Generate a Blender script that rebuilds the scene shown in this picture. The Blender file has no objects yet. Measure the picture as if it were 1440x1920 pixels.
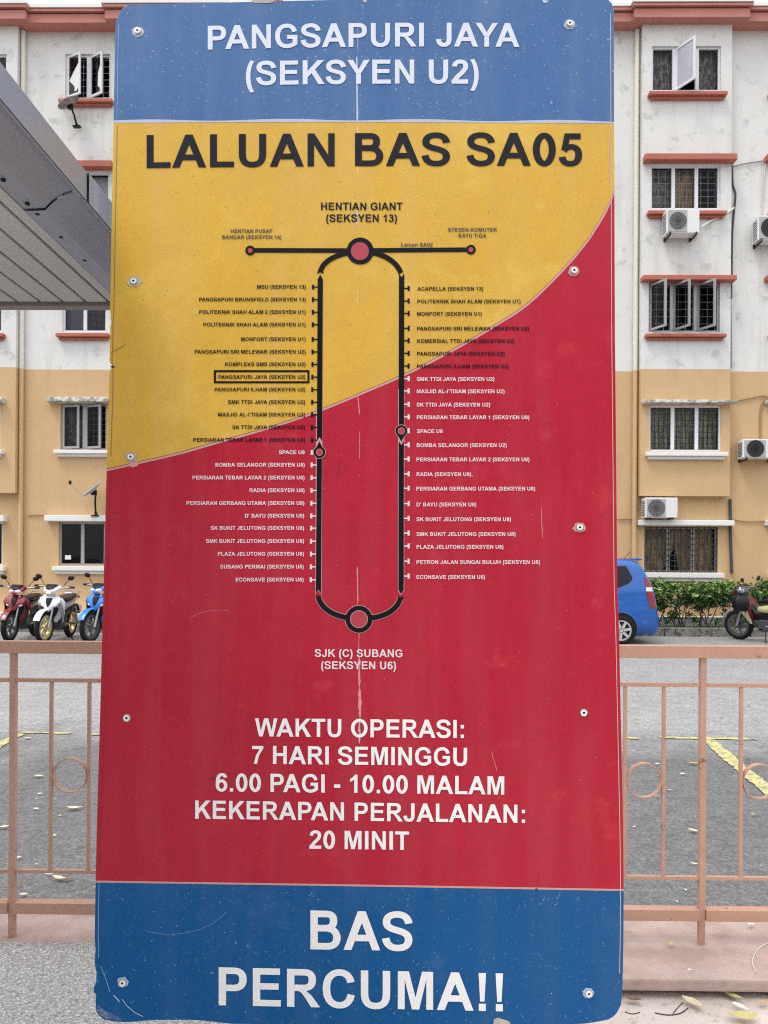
import bpy, bmesh, math, random
from mathutils import Vector, Matrix
from mathutils import geometry as mgeo
R = math.radians
rnd = random.Random(7)
sc = bpy.context.scene
COL = sc.collection

# ------------------------------------------------------------------ camera
FPX, CX, CY, YAW, ROLL = 1450.0, 720.0, 1055.0, .0112, .0057
CAM = Vector((0, 0, 1.6))
cF = Vector((-math.sin(YAW), math.cos(YAW), 0))
r0 = Vector((math.cos(YAW), math.sin(YAW), 0)); u0 = Vector((0, 0, 1))
cR = r0 * math.cos(ROLL) + u0 * math.sin(ROLL)
cU = u0 * math.cos(ROLL) - r0 * math.sin(ROLL)
cam = bpy.data.cameras.new('camera')
camo = bpy.data.objects.new('camera', cam); COL.objects.link(camo)
M = Matrix((cR, cU, -cF)).transposed().to_4x4(); M.translation = CAM
camo.matrix_world = M
cam.sensor_fit = 'VERTICAL'; cam.sensor_height = 36; cam.lens = 36 * FPX / 1920
cam.shift_y = (CY - 960) / 1920
cam.clip_start = .05; cam.clip_end = 800
cam.dof.use_dof = True; cam.dof.focus_distance = 1.85; cam.dof.aperture_fstop = 20
sc.camera = camo

# ------------------------------------------------------------------ sky and sun (overcast)
SUN_EL, SUN_AZ = R(62), R(205)
world = bpy.data.worlds.new('World'); sc.world = world; world.use_nodes = True
nt = world.node_tree; nt.nodes.clear()
sky = nt.nodes.new('ShaderNodeTexSky'); sky.sky_type = 'NISHITA'; sky.sun_disc = False
sky.sun_elevation = SUN_EL; sky.sun_rotation = SUN_AZ; sky.dust_density = 4.0; sky.air_density = 1.0
mix = nt.nodes.new('ShaderNodeMixRGB'); mix.inputs[0].default_value = .86
mix.inputs[2].default_value = (11.6, 11.9, 12.4, 1)
bg = nt.nodes.new('ShaderNodeBackground'); bg.inputs[1].default_value = .125
wo = nt.nodes.new('ShaderNodeOutputWorld')
tcw = nt.nodes.new('ShaderNodeTexCoord'); spx = nt.nodes.new('ShaderNodeSeparateXYZ'); nt.links.new(tcw.outputs['Generated'], spx.inputs[0])
mrw = nt.nodes.new('ShaderNodeMapRange'); mrw.inputs[1].default_value = 0; mrw.inputs[2].default_value = 1; mrw.inputs[3].default_value = .62; mrw.inputs[4].default_value = 1.75
nt.links.new(spx.outputs[2], mrw.inputs[0])
vm = nt.nodes.new('ShaderNodeVectorMath'); vm.operation = 'SCALE'; vm.inputs[0].default_value = (11.6, 11.9, 12.4); nt.links.new(mrw.outputs[0], vm.inputs['Scale']); nt.links.new(vm.outputs[0], mix.inputs[2])
nt.links.new(sky.outputs[0], mix.inputs[1]); nt.links.new(mix.outputs[0], bg.inputs[0]); nt.links.new(bg.outputs[0], wo.inputs[0])
sun = bpy.data.lights.new('sun', 'SUN'); sun.energy = 1.5; sun.angle = R(14); sun.color = (1, .96, .9)
so = bpy.data.objects.new('sun', sun); COL.objects.link(so)
sd = Vector((-math.cos(SUN_EL) * .75, -math.cos(SUN_EL) * .66, math.sin(SUN_EL)))   # towards the sun: upper left, behind the camera
so.rotation_euler = sd.to_track_quat('Z', 'Y').to_euler(); so.location = (0, 0, 30)
sky.sun_rotation = math.atan2(sd.x, sd.y) % (2 * math.pi)
sc.view_settings.view_transform = 'Standard'; sc.view_settings.look = 'None'
sc.view_settings.exposure = .05; sc.view_settings.gamma = 1; sc.view_settings.use_curve_mapping = False
sc.cycles.max_bounces = 6; sc.cycles.transparent_max_bounces = 12
sc.cycles.use_denoising = False
sc.cycles.filter_width = 1.1

# ------------------------------------------------------------------ helpers
def ray(px, py): return cF + cR * ((px - CX) / FPX) - cU * ((py - CY) / FPX)
def W(px, py, Y):
    d = ray(px, py); return CAM + d * (Y / d.y)
def G(px, py, z=0.0):
    d = ray(px, py); return CAM + d * ((z - 1.6) / d.z)
def s2l(c): return tuple(((v / 255) / 12.92 if v / 255 <= .04045 else ((v / 255 + .055) / 1.055) ** 2.4) for v in c)

def mat(name, col, rough=.7, spec=.5, metal=0, n=None, bump=None, spots=None, coat=0, voro=None, streak=None):
    """n=(scale, amount, colour2) soft mottling; spots=(scale, threshold, colour, width); bump=(scale,strength,dist)"""
    m = bpy.data.materials.new(name); m.use_nodes = True
    t = m.node_tree; b = t.nodes['Principled BSDF']; L = t.links.new
    b.inputs['Base Color'].default_value = (*col, 1); b.inputs['Roughness'].default_value = rough
    b.inputs['Metallic'].default_value = metal; b.inputs['Specular IOR Level'].default_value = spec
    b.inputs['Coat Weight'].default_value = coat; b.inputs['Coat Roughness'].default_value = .05
    tc = t.nodes.new('ShaderNodeNewGeometry')
    cur = None
    def noise(scale, det=5, rg=.6, stretch=None):
        k = t.nodes.new('ShaderNodeTexNoise'); k.inputs['Scale'].default_value = scale
        k.inputs['Detail'].default_value = det; k.inputs['Roughness'].default_value = rg
        if stretch:
            mp = t.nodes.new('ShaderNodeMapping'); mp.inputs['Scale'].default_value = stretch
            L(tc.outputs['Position'], mp.inputs[0]); L(mp.outputs[0], k.inputs['Vector'])
        else: L(tc.outputs['Position'], k.inputs['Vector'])
        return k
    def ramp(src, a, bb):
        r = t.nodes.new('ShaderNodeMapRange'); r.inputs[1].default_value = a; r.inputs[2].default_value = bb
        L(src, r.inputs[0]); return r.outputs[0]
    def mixc(fac, c2, amt=1.0):
        nonlocal cur
        x = t.nodes.new('ShaderNodeMixRGB')
        if amt < 1:
            mm = t.nodes.new('ShaderNodeMath'); mm.operation = 'MULTIPLY'; mm.inputs[1].default_value = amt
            L(fac, mm.inputs[0]); fac = mm.outputs[0]
        L(fac, x.inputs[0])
        if cur is None: x.inputs[1].default_value = (*col, 1)
        else: L(cur, x.inputs[1])
        x.inputs[2].default_value = (*c2, 1); cur = x.outputs[0]
    if n:
        for (s, a, c2) in (n if isinstance(n, list) else [n]):
            mixc(ramp(noise(s).outputs[0], .40, .60), c2, a)
    if streak:
        s, st, lo, hi, c2, a = streak
        mixc(ramp(noise(s, 4, .6, st).outputs[0], lo, hi), c2, a)
    if voro:
        s, c2, a = voro
        v = t.nodes.new('ShaderNodeTexVoronoi'); v.inputs['Scale'].default_value = s
        L(tc.outputs['Position'], v.inputs['Vector'])
        mixc(ramp(v.outputs['Distance'], .25, .6), c2, a)
        sp = t.nodes.new('ShaderNodeSeparateColor'); L(v.outputs['Color'], sp.inputs[0])
        mixc(ramp(sp.outputs[0], .55, .9), tuple(min(1, q * .45) for q in col), a * .8)
    if spots:
        for (s, lo, hi, c2, a) in (spots if isinstance(spots, list) else [spots]):
            lo, hi = .5 + (lo - .5) * .72, .5 + (hi - .5) * .72
            mixc(ramp(noise(s, 6, .7).outputs[0], lo, hi), c2, a)
    if cur is not None: L(cur, b.inputs['Base Color'])
    if bump:
        bn = t.nodes.new('ShaderNodeBump'); bn.inputs['Strength'].default_value = bump[1]; bn.inputs['Distance'].default_value = bump[2]
        L(noise(bump[0], 4, .6).outputs[0], bn.inputs['Height']); L(bn.outputs[0], b.inputs['Normal'])
    return m

class MB:
    def __init__(s): s.v = []; s.f = []; s.m = []; s.sm = []
    def add(s, vs, fs, mi=0, smooth=False):
        o = len(s.v); s.v += [Vector(p) for p in vs]
        for f in fs: s.f.append([i + o for i in f]); s.m.append(mi); s.sm.append(smooth)
        return s
    def box(s, x0, x1, y0, y1, z0, z1, mi=0):
        return s.add([(x0, y0, z0), (x1, y0, z0), (x1, y1, z0), (x0, y1, z0), (x0, y0, z1), (x1, y0, z1), (x1, y1, z1), (x0, y1, z1)],
                     [(0, 3, 2, 1), (4, 5, 6, 7), (0, 1, 5, 4), (1, 2, 6, 5), (2, 3, 7, 6), (3, 0, 4, 7)], mi)
    def bbox(s, x0, x1, y0, y1, z0, z1, b=.01, mi=0):       # box with bevelled edges
        bm = bmesh.new(); bmesh.ops.create_cube(bm, size=1)
        for v in bm.verts: v.co = Vector(((x0 + x1) / 2 + v.co.x * (x1 - x0), (y0 + y1) / 2 + v.co.y * (y1 - y0), (z0 + z1) / 2 + v.co.z * (z1 - z0)))
        bmesh.ops.bevel(bm, geom=bm.edges[:], offset=b, segments=2, affect='EDGES', profile=.6)
        bm.verts.index_update(); s.add([v.co.copy() for v in bm.verts], [[v.index for v in f.verts] for f in bm.faces], mi); bm.free(); return s
    def tube(s, pts, r, n=8, mi=0, cap=True, rs=None):
        pts = [Vector(p) for p in pts]; rings = []; up = None
        for i, p in enumerate(pts):
            t = (pts[min(i + 1, len(pts) - 1)] - pts[max(i - 1, 0)]).normalized()
            if up is None:
                up = t.orthogonal().normalized()
            up = (up - t * up.dot(t)).normalized(); w = t.cross(up)
            q = rs[i] if rs else r
            rings.append([p + (up * math.cos(a) + w * math.sin(a)) * q for a in [2 * math.pi * k / n for k in range(n)]])
        vs = [v for g in rings for v in g]; fs = []
        for i in range(len(pts) - 1):
            for k in range(n): fs.append((i * n + k, i * n + (k + 1) % n, (i + 1) * n + (k + 1) % n, (i + 1) * n + k))
        s.add(vs, fs, mi, True)
        if cap: s.add(rings[0], [tuple(range(n))[::-1]], mi); s.add(rings[-1], [tuple(range(n))], mi)
        return s
    def loft(s, secs, n=12, mi=0, p=2.6, cap=True, smooth=True):
        """secs: (centre, axis_a, axis_b) vectors with half sizes; superellipse sections"""
        rings = []
        for c, a, b in secs:
            c, a, b = Vector(c), Vector(a), Vector(b); g = []
            for k in range(n):
                t = 2 * math.pi * k / n; ct, st = math.cos(t), math.sin(t)
                g.append(c + a * (math.copysign(abs(ct) ** (2 / p), ct)) + b * (math.copysign(abs(st) ** (2 / p), st)))
            rings.append(g)
        fs = []
        for i in range(len(rings) - 1):
            for k in range(n): fs.append((i * n + k, i * n + (k + 1) % n, (i + 1) * n + (k + 1) % n, (i + 1) * n + k))
        s.add([v for g in rings for v in g], fs, mi, smooth)
        if cap: s.add(rings[0], [tuple(range(n))[::-1]], mi, smooth); s.add(rings[-1], [tuple(range(n))], mi, smooth)
        return s
    def ell(s, c, rx, ry, rz, mi=0, seg=14, rings=8, mtx=None):
        bm = bmesh.new(); bmesh.ops.create_uvsphere(bm, u_segments=seg, v_segments=rings, radius=1)
        for v in bm.verts:
            q = Vector((v.co.x * rx, v.co.y * ry, v.co.z * rz))
            if mtx: q = mtx @ q
            v.co = q + Vector(c)
        bm.verts.index_update(); s.add([v.co.copy() for v in bm.verts], [[v.index for v in f.verts] for f in bm.faces], mi, True); bm.free(); return s
    def torus(s, c, ax, Rr, r, N=28, n=8, mi=0, flat=1.0):
        c, ax = Vector(c), Vector(ax).normalized(); u = ax.orthogonal().normalized(); w = ax.cross(u); vs = []; fs = []
        for i in range(N):
            d = u * math.cos(2 * math.pi * i / N) + w * math.sin(2 * math.pi * i / N)
            for k in range(n):
                a = 2 * math.pi * k / n; vs.append(c + d * (Rr + r * math.cos(a)) + ax * (r * flat * math.sin(a)))
        for i in range(N):
            for k in range(n): fs.append((i * n + k, ((i + 1) % N) * n + k, ((i + 1) % N) * n + (k + 1) % n, i * n + (k + 1) % n))
        return s.add(vs, fs, mi, True)
    def disc(s, c, ax, r0_, r1_, th, N=28, mi=0):
        c, ax = Vector(c), Vector(ax).normalized(); u = ax.orthogonal().normalized(); w = ax.cross(u)
        vs = []
        for rr, h in ((r0_, 0), (r1_, 0), (r1_, th), (r0_, th)):
            for i in range(N): vs.append(c + (u * math.cos(2 * math.pi * i / N) + w * math.sin(2 * math.pi * i / N)) * rr + ax * h)
        fs = []
        for a in range(4):
            b = (a + 1) % 4
            for i in range(N): fs.append((a * N + i, a * N + (i + 1) % N, b * N + (i + 1) % N, b * N + i))
        return s.add(vs, fs, mi, False)
    def build(s, name, mats, parent=None, world=False, **kw):
        me = bpy.data.meshes.new(name); off = Vector((0, 0, 0))
        if world and parent is not None:
            off = OFF[parent.name] if parent.name in OFF else parent.location
        me.from_pydata([tuple(v - off) for v in s.v], [], s.f); me.update()
        if not isinstance(mats, (list, tuple)): mats = [mats]
        for m in mats: me.materials.append(m)
        for p, mi, sm in zip(me.polygons, s.m, s.sm): p.material_index = mi; p.use_smooth = sm
        o = bpy.data.objects.new(name, me); COL.objects.link(o)
        if parent is not None: o.parent = parent; OFF[o.name] = off
        for k, v in kw.items(): o[k] = v
        return o
OFF = {}
def thing(name, label, cat, loc=(0, 0, 0), rz=0, group=None):
    o = bpy.data.objects.new(name, None); COL.objects.link(o); o.location = loc; o.rotation_euler = (0, 0, rz)
    o.empty_display_size = .1; o['label'] = label; o['category'] = cat
    if group: o['group'] = group
    OFF[o.name] = Vector(loc)
    return o
def sub(name, parent):                               # an empty part
    o = bpy.data.objects.new(name, None); COL.objects.link(o); o.parent = parent; OFF[o.name] = OFF[parent.name]; return o
def tag(o, label, cat, group=None):
    o['label'] = label; o['category'] = cat
    if group: o['group'] = group
    return o
def copy_tree(o, parent=None, **kw):
    c = o.copy(); COL.objects.link(c)
    if parent is not None: c.parent = parent
    OFF[c.name] = OFF.get(o.name, Vector())
    for ch in [x for x in ORIG.get(o.name, o.children)]: copy_tree(ch, c)
    return c
ORIG = {}

# ------------------------------------------------------------------ materials
GREY = (.35, .35, .35)
m_asphalt = mat('asphalt', (.35, .345, .34), .85, n=[(.5, .55, (.20, .196, .19)), (1.8, .5, (.44, .43, .42)), (6, .6, (.15, .147, .143)), (20, .6, (.50, .49, .48)), (45, .6, (.13, .128, .125))],
                spots=[(34, .50, .66, (.15, .147, .143), .55), (75, .54, .66, (.08, .08, .08), .5), (110, .58, .68, (.70, .69, .68), .75)], bump=(60, .6, .012))
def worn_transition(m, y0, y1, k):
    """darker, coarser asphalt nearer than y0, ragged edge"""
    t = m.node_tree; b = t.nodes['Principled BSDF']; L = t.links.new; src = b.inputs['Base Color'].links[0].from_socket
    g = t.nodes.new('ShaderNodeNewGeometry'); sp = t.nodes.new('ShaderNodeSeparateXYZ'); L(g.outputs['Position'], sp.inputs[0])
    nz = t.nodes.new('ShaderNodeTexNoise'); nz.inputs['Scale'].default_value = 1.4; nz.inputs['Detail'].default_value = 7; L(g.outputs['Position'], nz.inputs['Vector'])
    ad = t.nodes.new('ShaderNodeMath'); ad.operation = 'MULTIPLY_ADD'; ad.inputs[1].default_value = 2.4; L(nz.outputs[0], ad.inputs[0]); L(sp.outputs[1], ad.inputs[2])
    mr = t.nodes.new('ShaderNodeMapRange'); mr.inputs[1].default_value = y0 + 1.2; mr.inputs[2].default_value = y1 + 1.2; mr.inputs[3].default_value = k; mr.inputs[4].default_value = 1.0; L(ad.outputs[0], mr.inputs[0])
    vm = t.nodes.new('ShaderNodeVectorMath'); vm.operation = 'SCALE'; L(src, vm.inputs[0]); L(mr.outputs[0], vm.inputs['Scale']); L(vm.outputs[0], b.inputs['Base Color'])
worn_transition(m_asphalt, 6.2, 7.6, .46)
m_ypaint = mat('yellow_paint', (.54, .49, .17), .7, n=(9, .5, (.5, .46, .18)), spots=[(12, .53, .60, (.20, .195, .185), .95), (60, .52, .6, (.25, .24, .2), .8)])
m_wallw = mat('white_wall_paint', (.73, .725, .70), .85, spec=.2, streak=(1, (4, 4, .45), .52, .68, (.52, .51, .48), .4), n=[(.5, .25, (.66, .655, .64)), (3, .15, (.62, .62, .61))],
              spots=[(2.6, .60, .72, (.40, .41, .39), .55), (1.1, .62, .8, (.5, .5, .49), .35)], bump=(25, .12, .01))
m_wallt = mat('tan_wall_paint', (.60, .405, .225), .85, spec=.2, streak=(1, (4, 4, .45), .52, .7, (.48, .33, .19), .35), n=[(.6, .3, (.56, .37, .18)), (4, .12, (.66, .48, .27))],
              spots=[(2.3, .62, .8, (.45, .32, .18), .3)], bump=(25, .12, .01))
m_red = mat('terracotta_paint', (.40, .115, .075), .7, n=[(1.2, .5, (.47, .16, .11))], spots=(5, .6, .8, (.28, .09, .07), .4))
m_pinkred = mat('faded_terracotta_paint', (.50, .205, .165), .75, n=[(1.0, .4, (.42, .15, .12))], spots=(4, .6, .8, (.35, .14, .12), .35))
m_white = mat('white_trim_paint', (.78, .77, .74), .7, n=(3, .2, (.7, .69, .66)))
m_mossy = mat('mossy_white_concrete', (.70, .69, .63), .85, spots=[(5.5, .47, .6, (.20, .21, .15), .85), (14, .5, .65, (.30, .31, .25), .5)])
m_frame = mat('white_window_frame', (.72, .73, .76), .45)
m_framegrey = mat('grey_aluminium_frame', (.38, .37, .36), .45, metal=.3)
m_bar = mat('black_grille_iron', (.03, .03, .032), .5)
m_barw = mat('pale_grille_iron', (.38, .38, .40), .5)
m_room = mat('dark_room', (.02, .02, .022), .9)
m_curtp = mat('pale_curtain', (.62, .60, .47), .9, streak=(3, (9, 1, .6), .4, .6, (.22, .21, .15), .9))
m_curtb = mat('brown_curtain', (.46, .31, .17), .9, streak=(3, (6, 1, 1.2), .42, .6, (.20, .12, .06), .9), n=(6, .6, (.62, .48, .30)))
m_curtg_refl = mat('grey_curtain_and_reflection', (.30, .29, .27), .9, streak=(3, (6, 1, 2.5), .42, .58, (.05, .05, .05), .9))  # grey curtain; in the top right-bay window its streaks imitate mirrored trees
m_curtl = mat('light_curtain', (.60, .62, .66), .9, n=(2, .4, (.45, .46, .5)))
def glassmat(name, tint, a):
    m = bpy.data.materials.new(name); m.use_nodes = True; t = m.node_tree; t.nodes.clear()
    g = t.nodes.new('ShaderNodeBsdfGlossy'); g.inputs['Roughness'].default_value = .03
    tr = t.nodes.new('ShaderNodeBsdfTransparent'); tr.inputs[0].default_value = (*tint, 1)
    fr = t.nodes.new('ShaderNodeFresnel'); fr.inputs[0].default_value = a
    mx = t.nodes.new('ShaderNodeMixShader'); o = t.nodes.new('ShaderNodeOutputMaterial')
    nz = t.nodes.new('ShaderNodeTexNoise'); nz.inputs['Scale'].default_value = 1.6
    bp = t.nodes.new('ShaderNodeBump'); bp.inputs['Strength'].default_value = .25; bp.inputs['Distance'].default_value = .02
    ge = t.nodes.new('ShaderNodeNewGeometry')
    t.links.new(ge.outputs['Position'], nz.inputs['Vector']); t.links.new(nz.outputs[0], bp.inputs['Height'])
    t.links.new(bp.outputs[0], g.inputs['Normal'])
    t.links.new(fr.outputs[0], mx.inputs[0]); t.links.new(tr.outputs[0], mx.inputs[1]); t.links.new(g.outputs[0], mx.inputs[2])
    t.links.new(mx.outputs[0], o.inputs[0]); return m
m_glass = glassmat('window_glass', (.85, .87, .88), 1.25)
m_tint = glassmat('tinted_window_glass', (.5, .5, .56), 1.42)
m_frost = mat('frosted_window_glass', (.50, .49, .55), .25, n=(2.5, .4, (.40, .40, .46)))
m_metal = mat('galvanised_steel', (.42, .43, .44), .4, metal=.7)
m_pipe = mat('cream_pipe', (.72, .68, .58), .5)
m_blackp = mat('black_plastic', (.008, .008, .009), .4, spec=.25)
m_rubber = mat('tyre_rubber', (.012, .012, .013), .8, spec=.2)
m_dishg = mat('grey_dish_paint', (.42, .43, .46), .5, n=(8, .4, (.30, .30, .32)))
m_dishd = mat('weathered_dish_paint', (.16, .15, .14), .6, n=(8, .6, (.40, .39, .37)))
m_acw = mat('ac_white_casing', (.74, .74, .72), .45, n=(4, .2, (.62, .62, .6)))
m_acfan = mat('ac_grey_grille', (.25, .25, .25), .6)
m_acdark = mat('ac_dark_recess', (.06, .06, .065), .7)
m_canopy = mat('grey_painted_steel', (.26, .28, .34), .38, spec=.5, n=(1.5, .3, (.20, .215, .26)))
m_soffit = mat('grey_soffit_sheet', (.46, .455, .45), .55, n=(2, .3, (.40, .395, .385)), spots=(90, .64, .7, (.16, .14, .12), .4))
m_purlin = mat('brownish_purlin', (.24, .20, .185), .6)
RUST = (.10, .035, .02)
m_fence = mat('peach_fence_paint', (.50, .29, .21), .3, n=[(7, .35, (.38, .20, .135)), (60, .25, (.52, .31, .23))], spots=[(38, .685, .73, RUST, .85), (7, .685, .74, RUST, .75)])
m_plinth = mat('pink_plaster', (.44, .315, .27), .85, n=[(2.2, .6, (.35, .25, .215)), (9, .4, (.56, .45, .40))], spots=[(12, .6, .75, (.25, .18, .15), .5)], bump=(30, .3, .01))
m_floor = mat('pinkish_concrete', (.60, .51, .45), .85, n=[(2, .5, (.46, .39, .345)), (8, .4, (.70, .62, .56))], spots=(20, .6, .75, (.15, .12, .1), .6), bump=(40, .3, .01))
m_pebble = mat('pebble_wash_concrete', (.80, .785, .77), .8, n=[(1.8, .35, (.60, .58, .56)), (50, .5, (.35, .34, .33))], voro=(120, (.34, .325, .31), .9),
               spots=[(70, .56, .68, (.14, .13, .12), .75)], bump=(120, .8, .01))
m_kerb = mat('mossy_kerb_concrete', (.16, .15, .135), .9, n=[(2.5, .7, (.26, .245, .22))], spots=(9, .5, .62, (.05, .052, .04), .85), bump=(20, .5, .02))
m_kerbt = mat('kerb_top_concrete', (.36, .35, .32), .9, n=[(2.5, .7, (.24, .23, .2))], spots=(8, .55, .7, (.12, .12, .09), .7))
m_soil = mat('soil', (.13, .10, .07), .95, n=(6, .6, (.07, .055, .04)))
m_grass = mat('grass_green', (.10, .19, .035), .8, n=(8, .6, (.06, .12, .02)))
m_grass2 = mat('pale_grass_green', (.17, .26, .06), .8)
m_leaf = [mat('leaf_green_%s' % k, c, .45, spec=.5) for k, c in (('dark', (.022, .055, .014)), ('mid', (.055, .14, .026)), ('light', (.20, .34, .07)), ('pale', (.33, .45, .16)))]
m_stem = mat('brown_stem', (.07, .05, .035), .85)
m_dry = [mat('dry_leaf_%s' % k, c, .7, n=(60, .5, c2)) for k, c, c2 in (('cream', (.66, .57, .40), (.5, .38, .2)), ('yellow', (.56, .49, .20), (.45, .36, .16)), ('orange', (.58, .33, .16), (.4, .2, .1)), ('brown', (.16, .09, .05), (.3, .2, .1)), ('white', (.76, .72, .64), (.6, .55, .45)))]

# ------------------------------------------------------------------ ground and road
def sheet(name, pts, z, m, n=1, **kw):
    mb = MB(); mb.add([(x, y, z) for x, y in pts], [tuple(range(len(pts)))])
    return mb.build(name, m, kind='structure', **kw)
sheet('ground', [(-400, -400), (400, -400), (400, 400), (-400, 400)], -.03, m_soil)
sheet('road', [(-60, 2.96), (60, 2.96), (60, 17.22), (-60, 17.22)], 0, m_asphalt)
def stripe(a, b, w, seg=.05, name='painted_line'):
    a, b = Vector(a), Vector(b); d = b - a; L = d.length; d.normalize(); nrm = Vector((-d.y, d.x, 0)); k = max(2, int(L / seg)); vs = []
    for i in range(k + 1):
        p = a + d * (L * i / k); vs += [p + nrm * (w / 2 + rnd.uniform(-.014, .010)), p - nrm * (w / 2 + rnd.uniform(-.014, .010))]
    for v in vs: v.z = .008
    MB().add(vs, [(2 * i, 2 * i + 1, 2 * i + 3, 2 * i + 2) for i in range(k)]).build(name, m_ypaint, kind='structure')
stripe(G(1238, 1384), G(1420, 1387), .085); stripe(G(1170, 1384), G(1197, 1386), .07)
stripe(G(1326, 1388), G(1475, 1512), .12); stripe(G(42, 1374), G(133, 1376), .07); stripe(G(38, 1377), G(-60, 1428), .10)
stripe(G(172, 1378), G(420, 1380), .07)
# kerb, planting strip, apron
x = -40.0; kerb_n = 0
for i in range(-12, 11):
    xa, xb = i * 1.9 + .35, (i + 1) * 1.9 + .35 - .03
    o = MB().bbox(xa, xb, 17.2, 17.42, -.05, .185 + rnd.uniform(-.006, .006), .012).build('kerb_stone', m_kerb if False else [m_kerb], kind='structure')
MB().box(-30, 30, 17.42, 17.98, -.1, .17).build('planting_strip', m_soil, kind='structure')
apr = MB(); apr.box(-30, 30, 17.98, 18.75, -.1, .375); apr.build('concrete_apron', m_white, kind='structure')
mb = MB()
for i in range(9000):
    x0 = rnd.uniform(-11, 4.5) if rnd.random() < .8 else rnd.uniform(-11, 16); y0 = rnd.uniform(17.44, 17.97); h = rnd.uniform(.05, .13); a = rnd.uniform(0, 6.28); w = .008
    mb.add([(x0 - w * math.cos(a), y0 - w * math.sin(a), .168), (x0 + w * math.cos(a), y0 + w * math.sin(a), .168), (x0 + rnd.uniform(-.04, .04), y0 + rnd.uniform(-.04, .04), .17 + h)], [(0, 1, 2)], rnd.randint(0, 1))
mb.build('grass_strip', [m_grass, m_grass2], kind='stuff', label='short green grass growing between the kerb and the building', category='grass')

# foreground: pebble-wash platform on the left, pink plinth under the fence, lower floor on the right
sheet('lower_floor', [(.15, -6), (12, -6), (12, 2.95), (.15, 2.95)], .165, m_floor)
mb = MB()
mb.box(-12, .15, -6, 2.735, -.02, .244); mb.build('pebble_wash_pavement', m_pebble, kind='structure')
mb = MB(); mb.bbox(-12, 12, 2.56, 2.985, .191, .232, .008)
pl = mb.build('fence_plinth', m_plinth, kind='structure')
MB().box(.152, 12, 2.72, 2.93, .0, .1905).build('plinth_wall', m_floor, kind='structure')

# ------------------------------------------------------------------ the apartment building
YM, YB = 18.40, 18.18
bld = thing('apartment_building', 'five-storey walk-up apartment block, white above and tan below, terracotta window hoods', 'building', (0, YM, .375))
TW, TWm = lambda px, py: W(px, py, YB), lambda px, py: W(px, py, YM)
ZT = W(1290, 46, YB).z; ZSPLIT = W(1290, 692, YB).z; Z0 = .375; ZB = W(1290, 930, YB).z
STEP = 17.35 / 6      # spacing of the repeated bay pattern (unused outside)
def rect(px0, px1, py0, py1, Y):
    a = W(px0, py1, Y); b = W(px1, py0, Y); return (a.x, b.x, a.z, b.z)
# storey heights taken on the right bay and reused on every bay
LV = [dict(w=(86, 170), sill=(170, 185), hood=None), dict(w=(309, 392), sill=(394, 408), hood=(287, 307)), dict(w=(530, 622), sill=(625, 637), hood=(515, 530)),
      dict(w=(760, 846), sill=(847, 861), hood=(749, 758)), dict(w=(988, 1073), sill=(1074, 1090), hood=(975, 986))]
LL = [dict(w=(101, 184), sill=(184, 198), hood=None), dict(w=(322, 404), sill=(405, 418), hood=(300, 320)), dict(w=(541, 622), sill=(624, 637), hood=(518, 538)),
      dict(w=(757, 843), sill=(843, 856), hood=(744, 756)), dict(w=(979, 1060), sill=(1062, 1076), hood=(966, 978))]
openings = {'m': [], 'b': []}      # main wall / bump wall openings as (x0,x1,z0,z1)
WIN = []                           # (kind, x0,x1,Y,level,npanes,style)
def reg(px0, px1, lv, wall, table, n, **st):
    Y = YM if wall == 'm' else YB
    if wall == 'b' and lv == 4: Y = YM
    t = table[lv]
    x0, x1, z0, z1 = rect(px0, px1, t['w'][0], t['w'][1], Y)
    cy = (px0 + px1) / 2
    d = dict(x0=x0, x1=x1, z0=z0, z1=z1, Y=Y, n=n, lv=lv, sill=[W(cy, t['sill'][0], Y - .16).z, W(cy, t['sill'][1], Y - .08).z], hood=[W(cy, t['hood'][0], Y - .2).z, W(cy, t['hood'][1], Y).z] if t['hood'] else None, **st)
    openings['b' if (wall == 'b' and lv != 4) else 'm'].append((x0, x1, z0, z1)); WIN.append(d)
BUMPS = [(-150, 30), (222, 400), (560, 735), (880, 1055), (1202, 1370), (1560, 1730)]
BX = [(W(a, 600, YB).x, W(b, 600, YB).x) for a, b in BUMPS]
for k, (a, b) in enumerate(BUMPS):
    for lv in range(5):
        tb = LV if k >= 3 else LL
        st = dict(sash=[], curtain=None, grille=None, frame='w', glass='c')
        if k == 4:
            st = [dict(sash=[(1, 60, .54)], curtain=['g', None, 'g'], grille=None, frame='w', glass='c', sashglass='frost'),  # grey curtains added here to imitate tree reflections in the panes
                  dict(sash=[], curtain=['g', 'b', None], grille='pale', frame='w', glass='c'),
                  dict(sash=[(0, 60, .48), (1, 62, .48), (2, 60, .50)], curtain=None, grille='pale', frame='g', glass='t', sashglass='tint', noglass=True),
                  dict(sash=[], curtain=['p', 'p', 'p'], grille='black', frame='w', glass='c'),
                  dict(sash=[], curtain='split', grille='outer', frame='g', glass='c')][lv]
            x = [(1222, 1352), (1220, 1351), (1216, 1350), (1217, 1353), (1208, 1346)][lv]
            reg(x[0], x[1], lv, 'b', LV, 3, **st)
        elif k == 0:
            st['curtain'] = [None, None, 'l', None, None][lv]; st['glass'] = 't'
            reg(-118, [4 + 9, 10, 4, 1, 5][lv], lv, 'b', LL, 3, **st)
        else:
            st['curtain'] = [None, ['b', 'b', 'b'], None, ['p', 'p', 'p'], None][(lv + k) % 5]; st['glass'] = 't' if (lv + k) % 2 else 'c'
            m = (a + b) / 2; reg(m - 66, m + 66, lv, 'b', tb, 3, **st)
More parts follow.
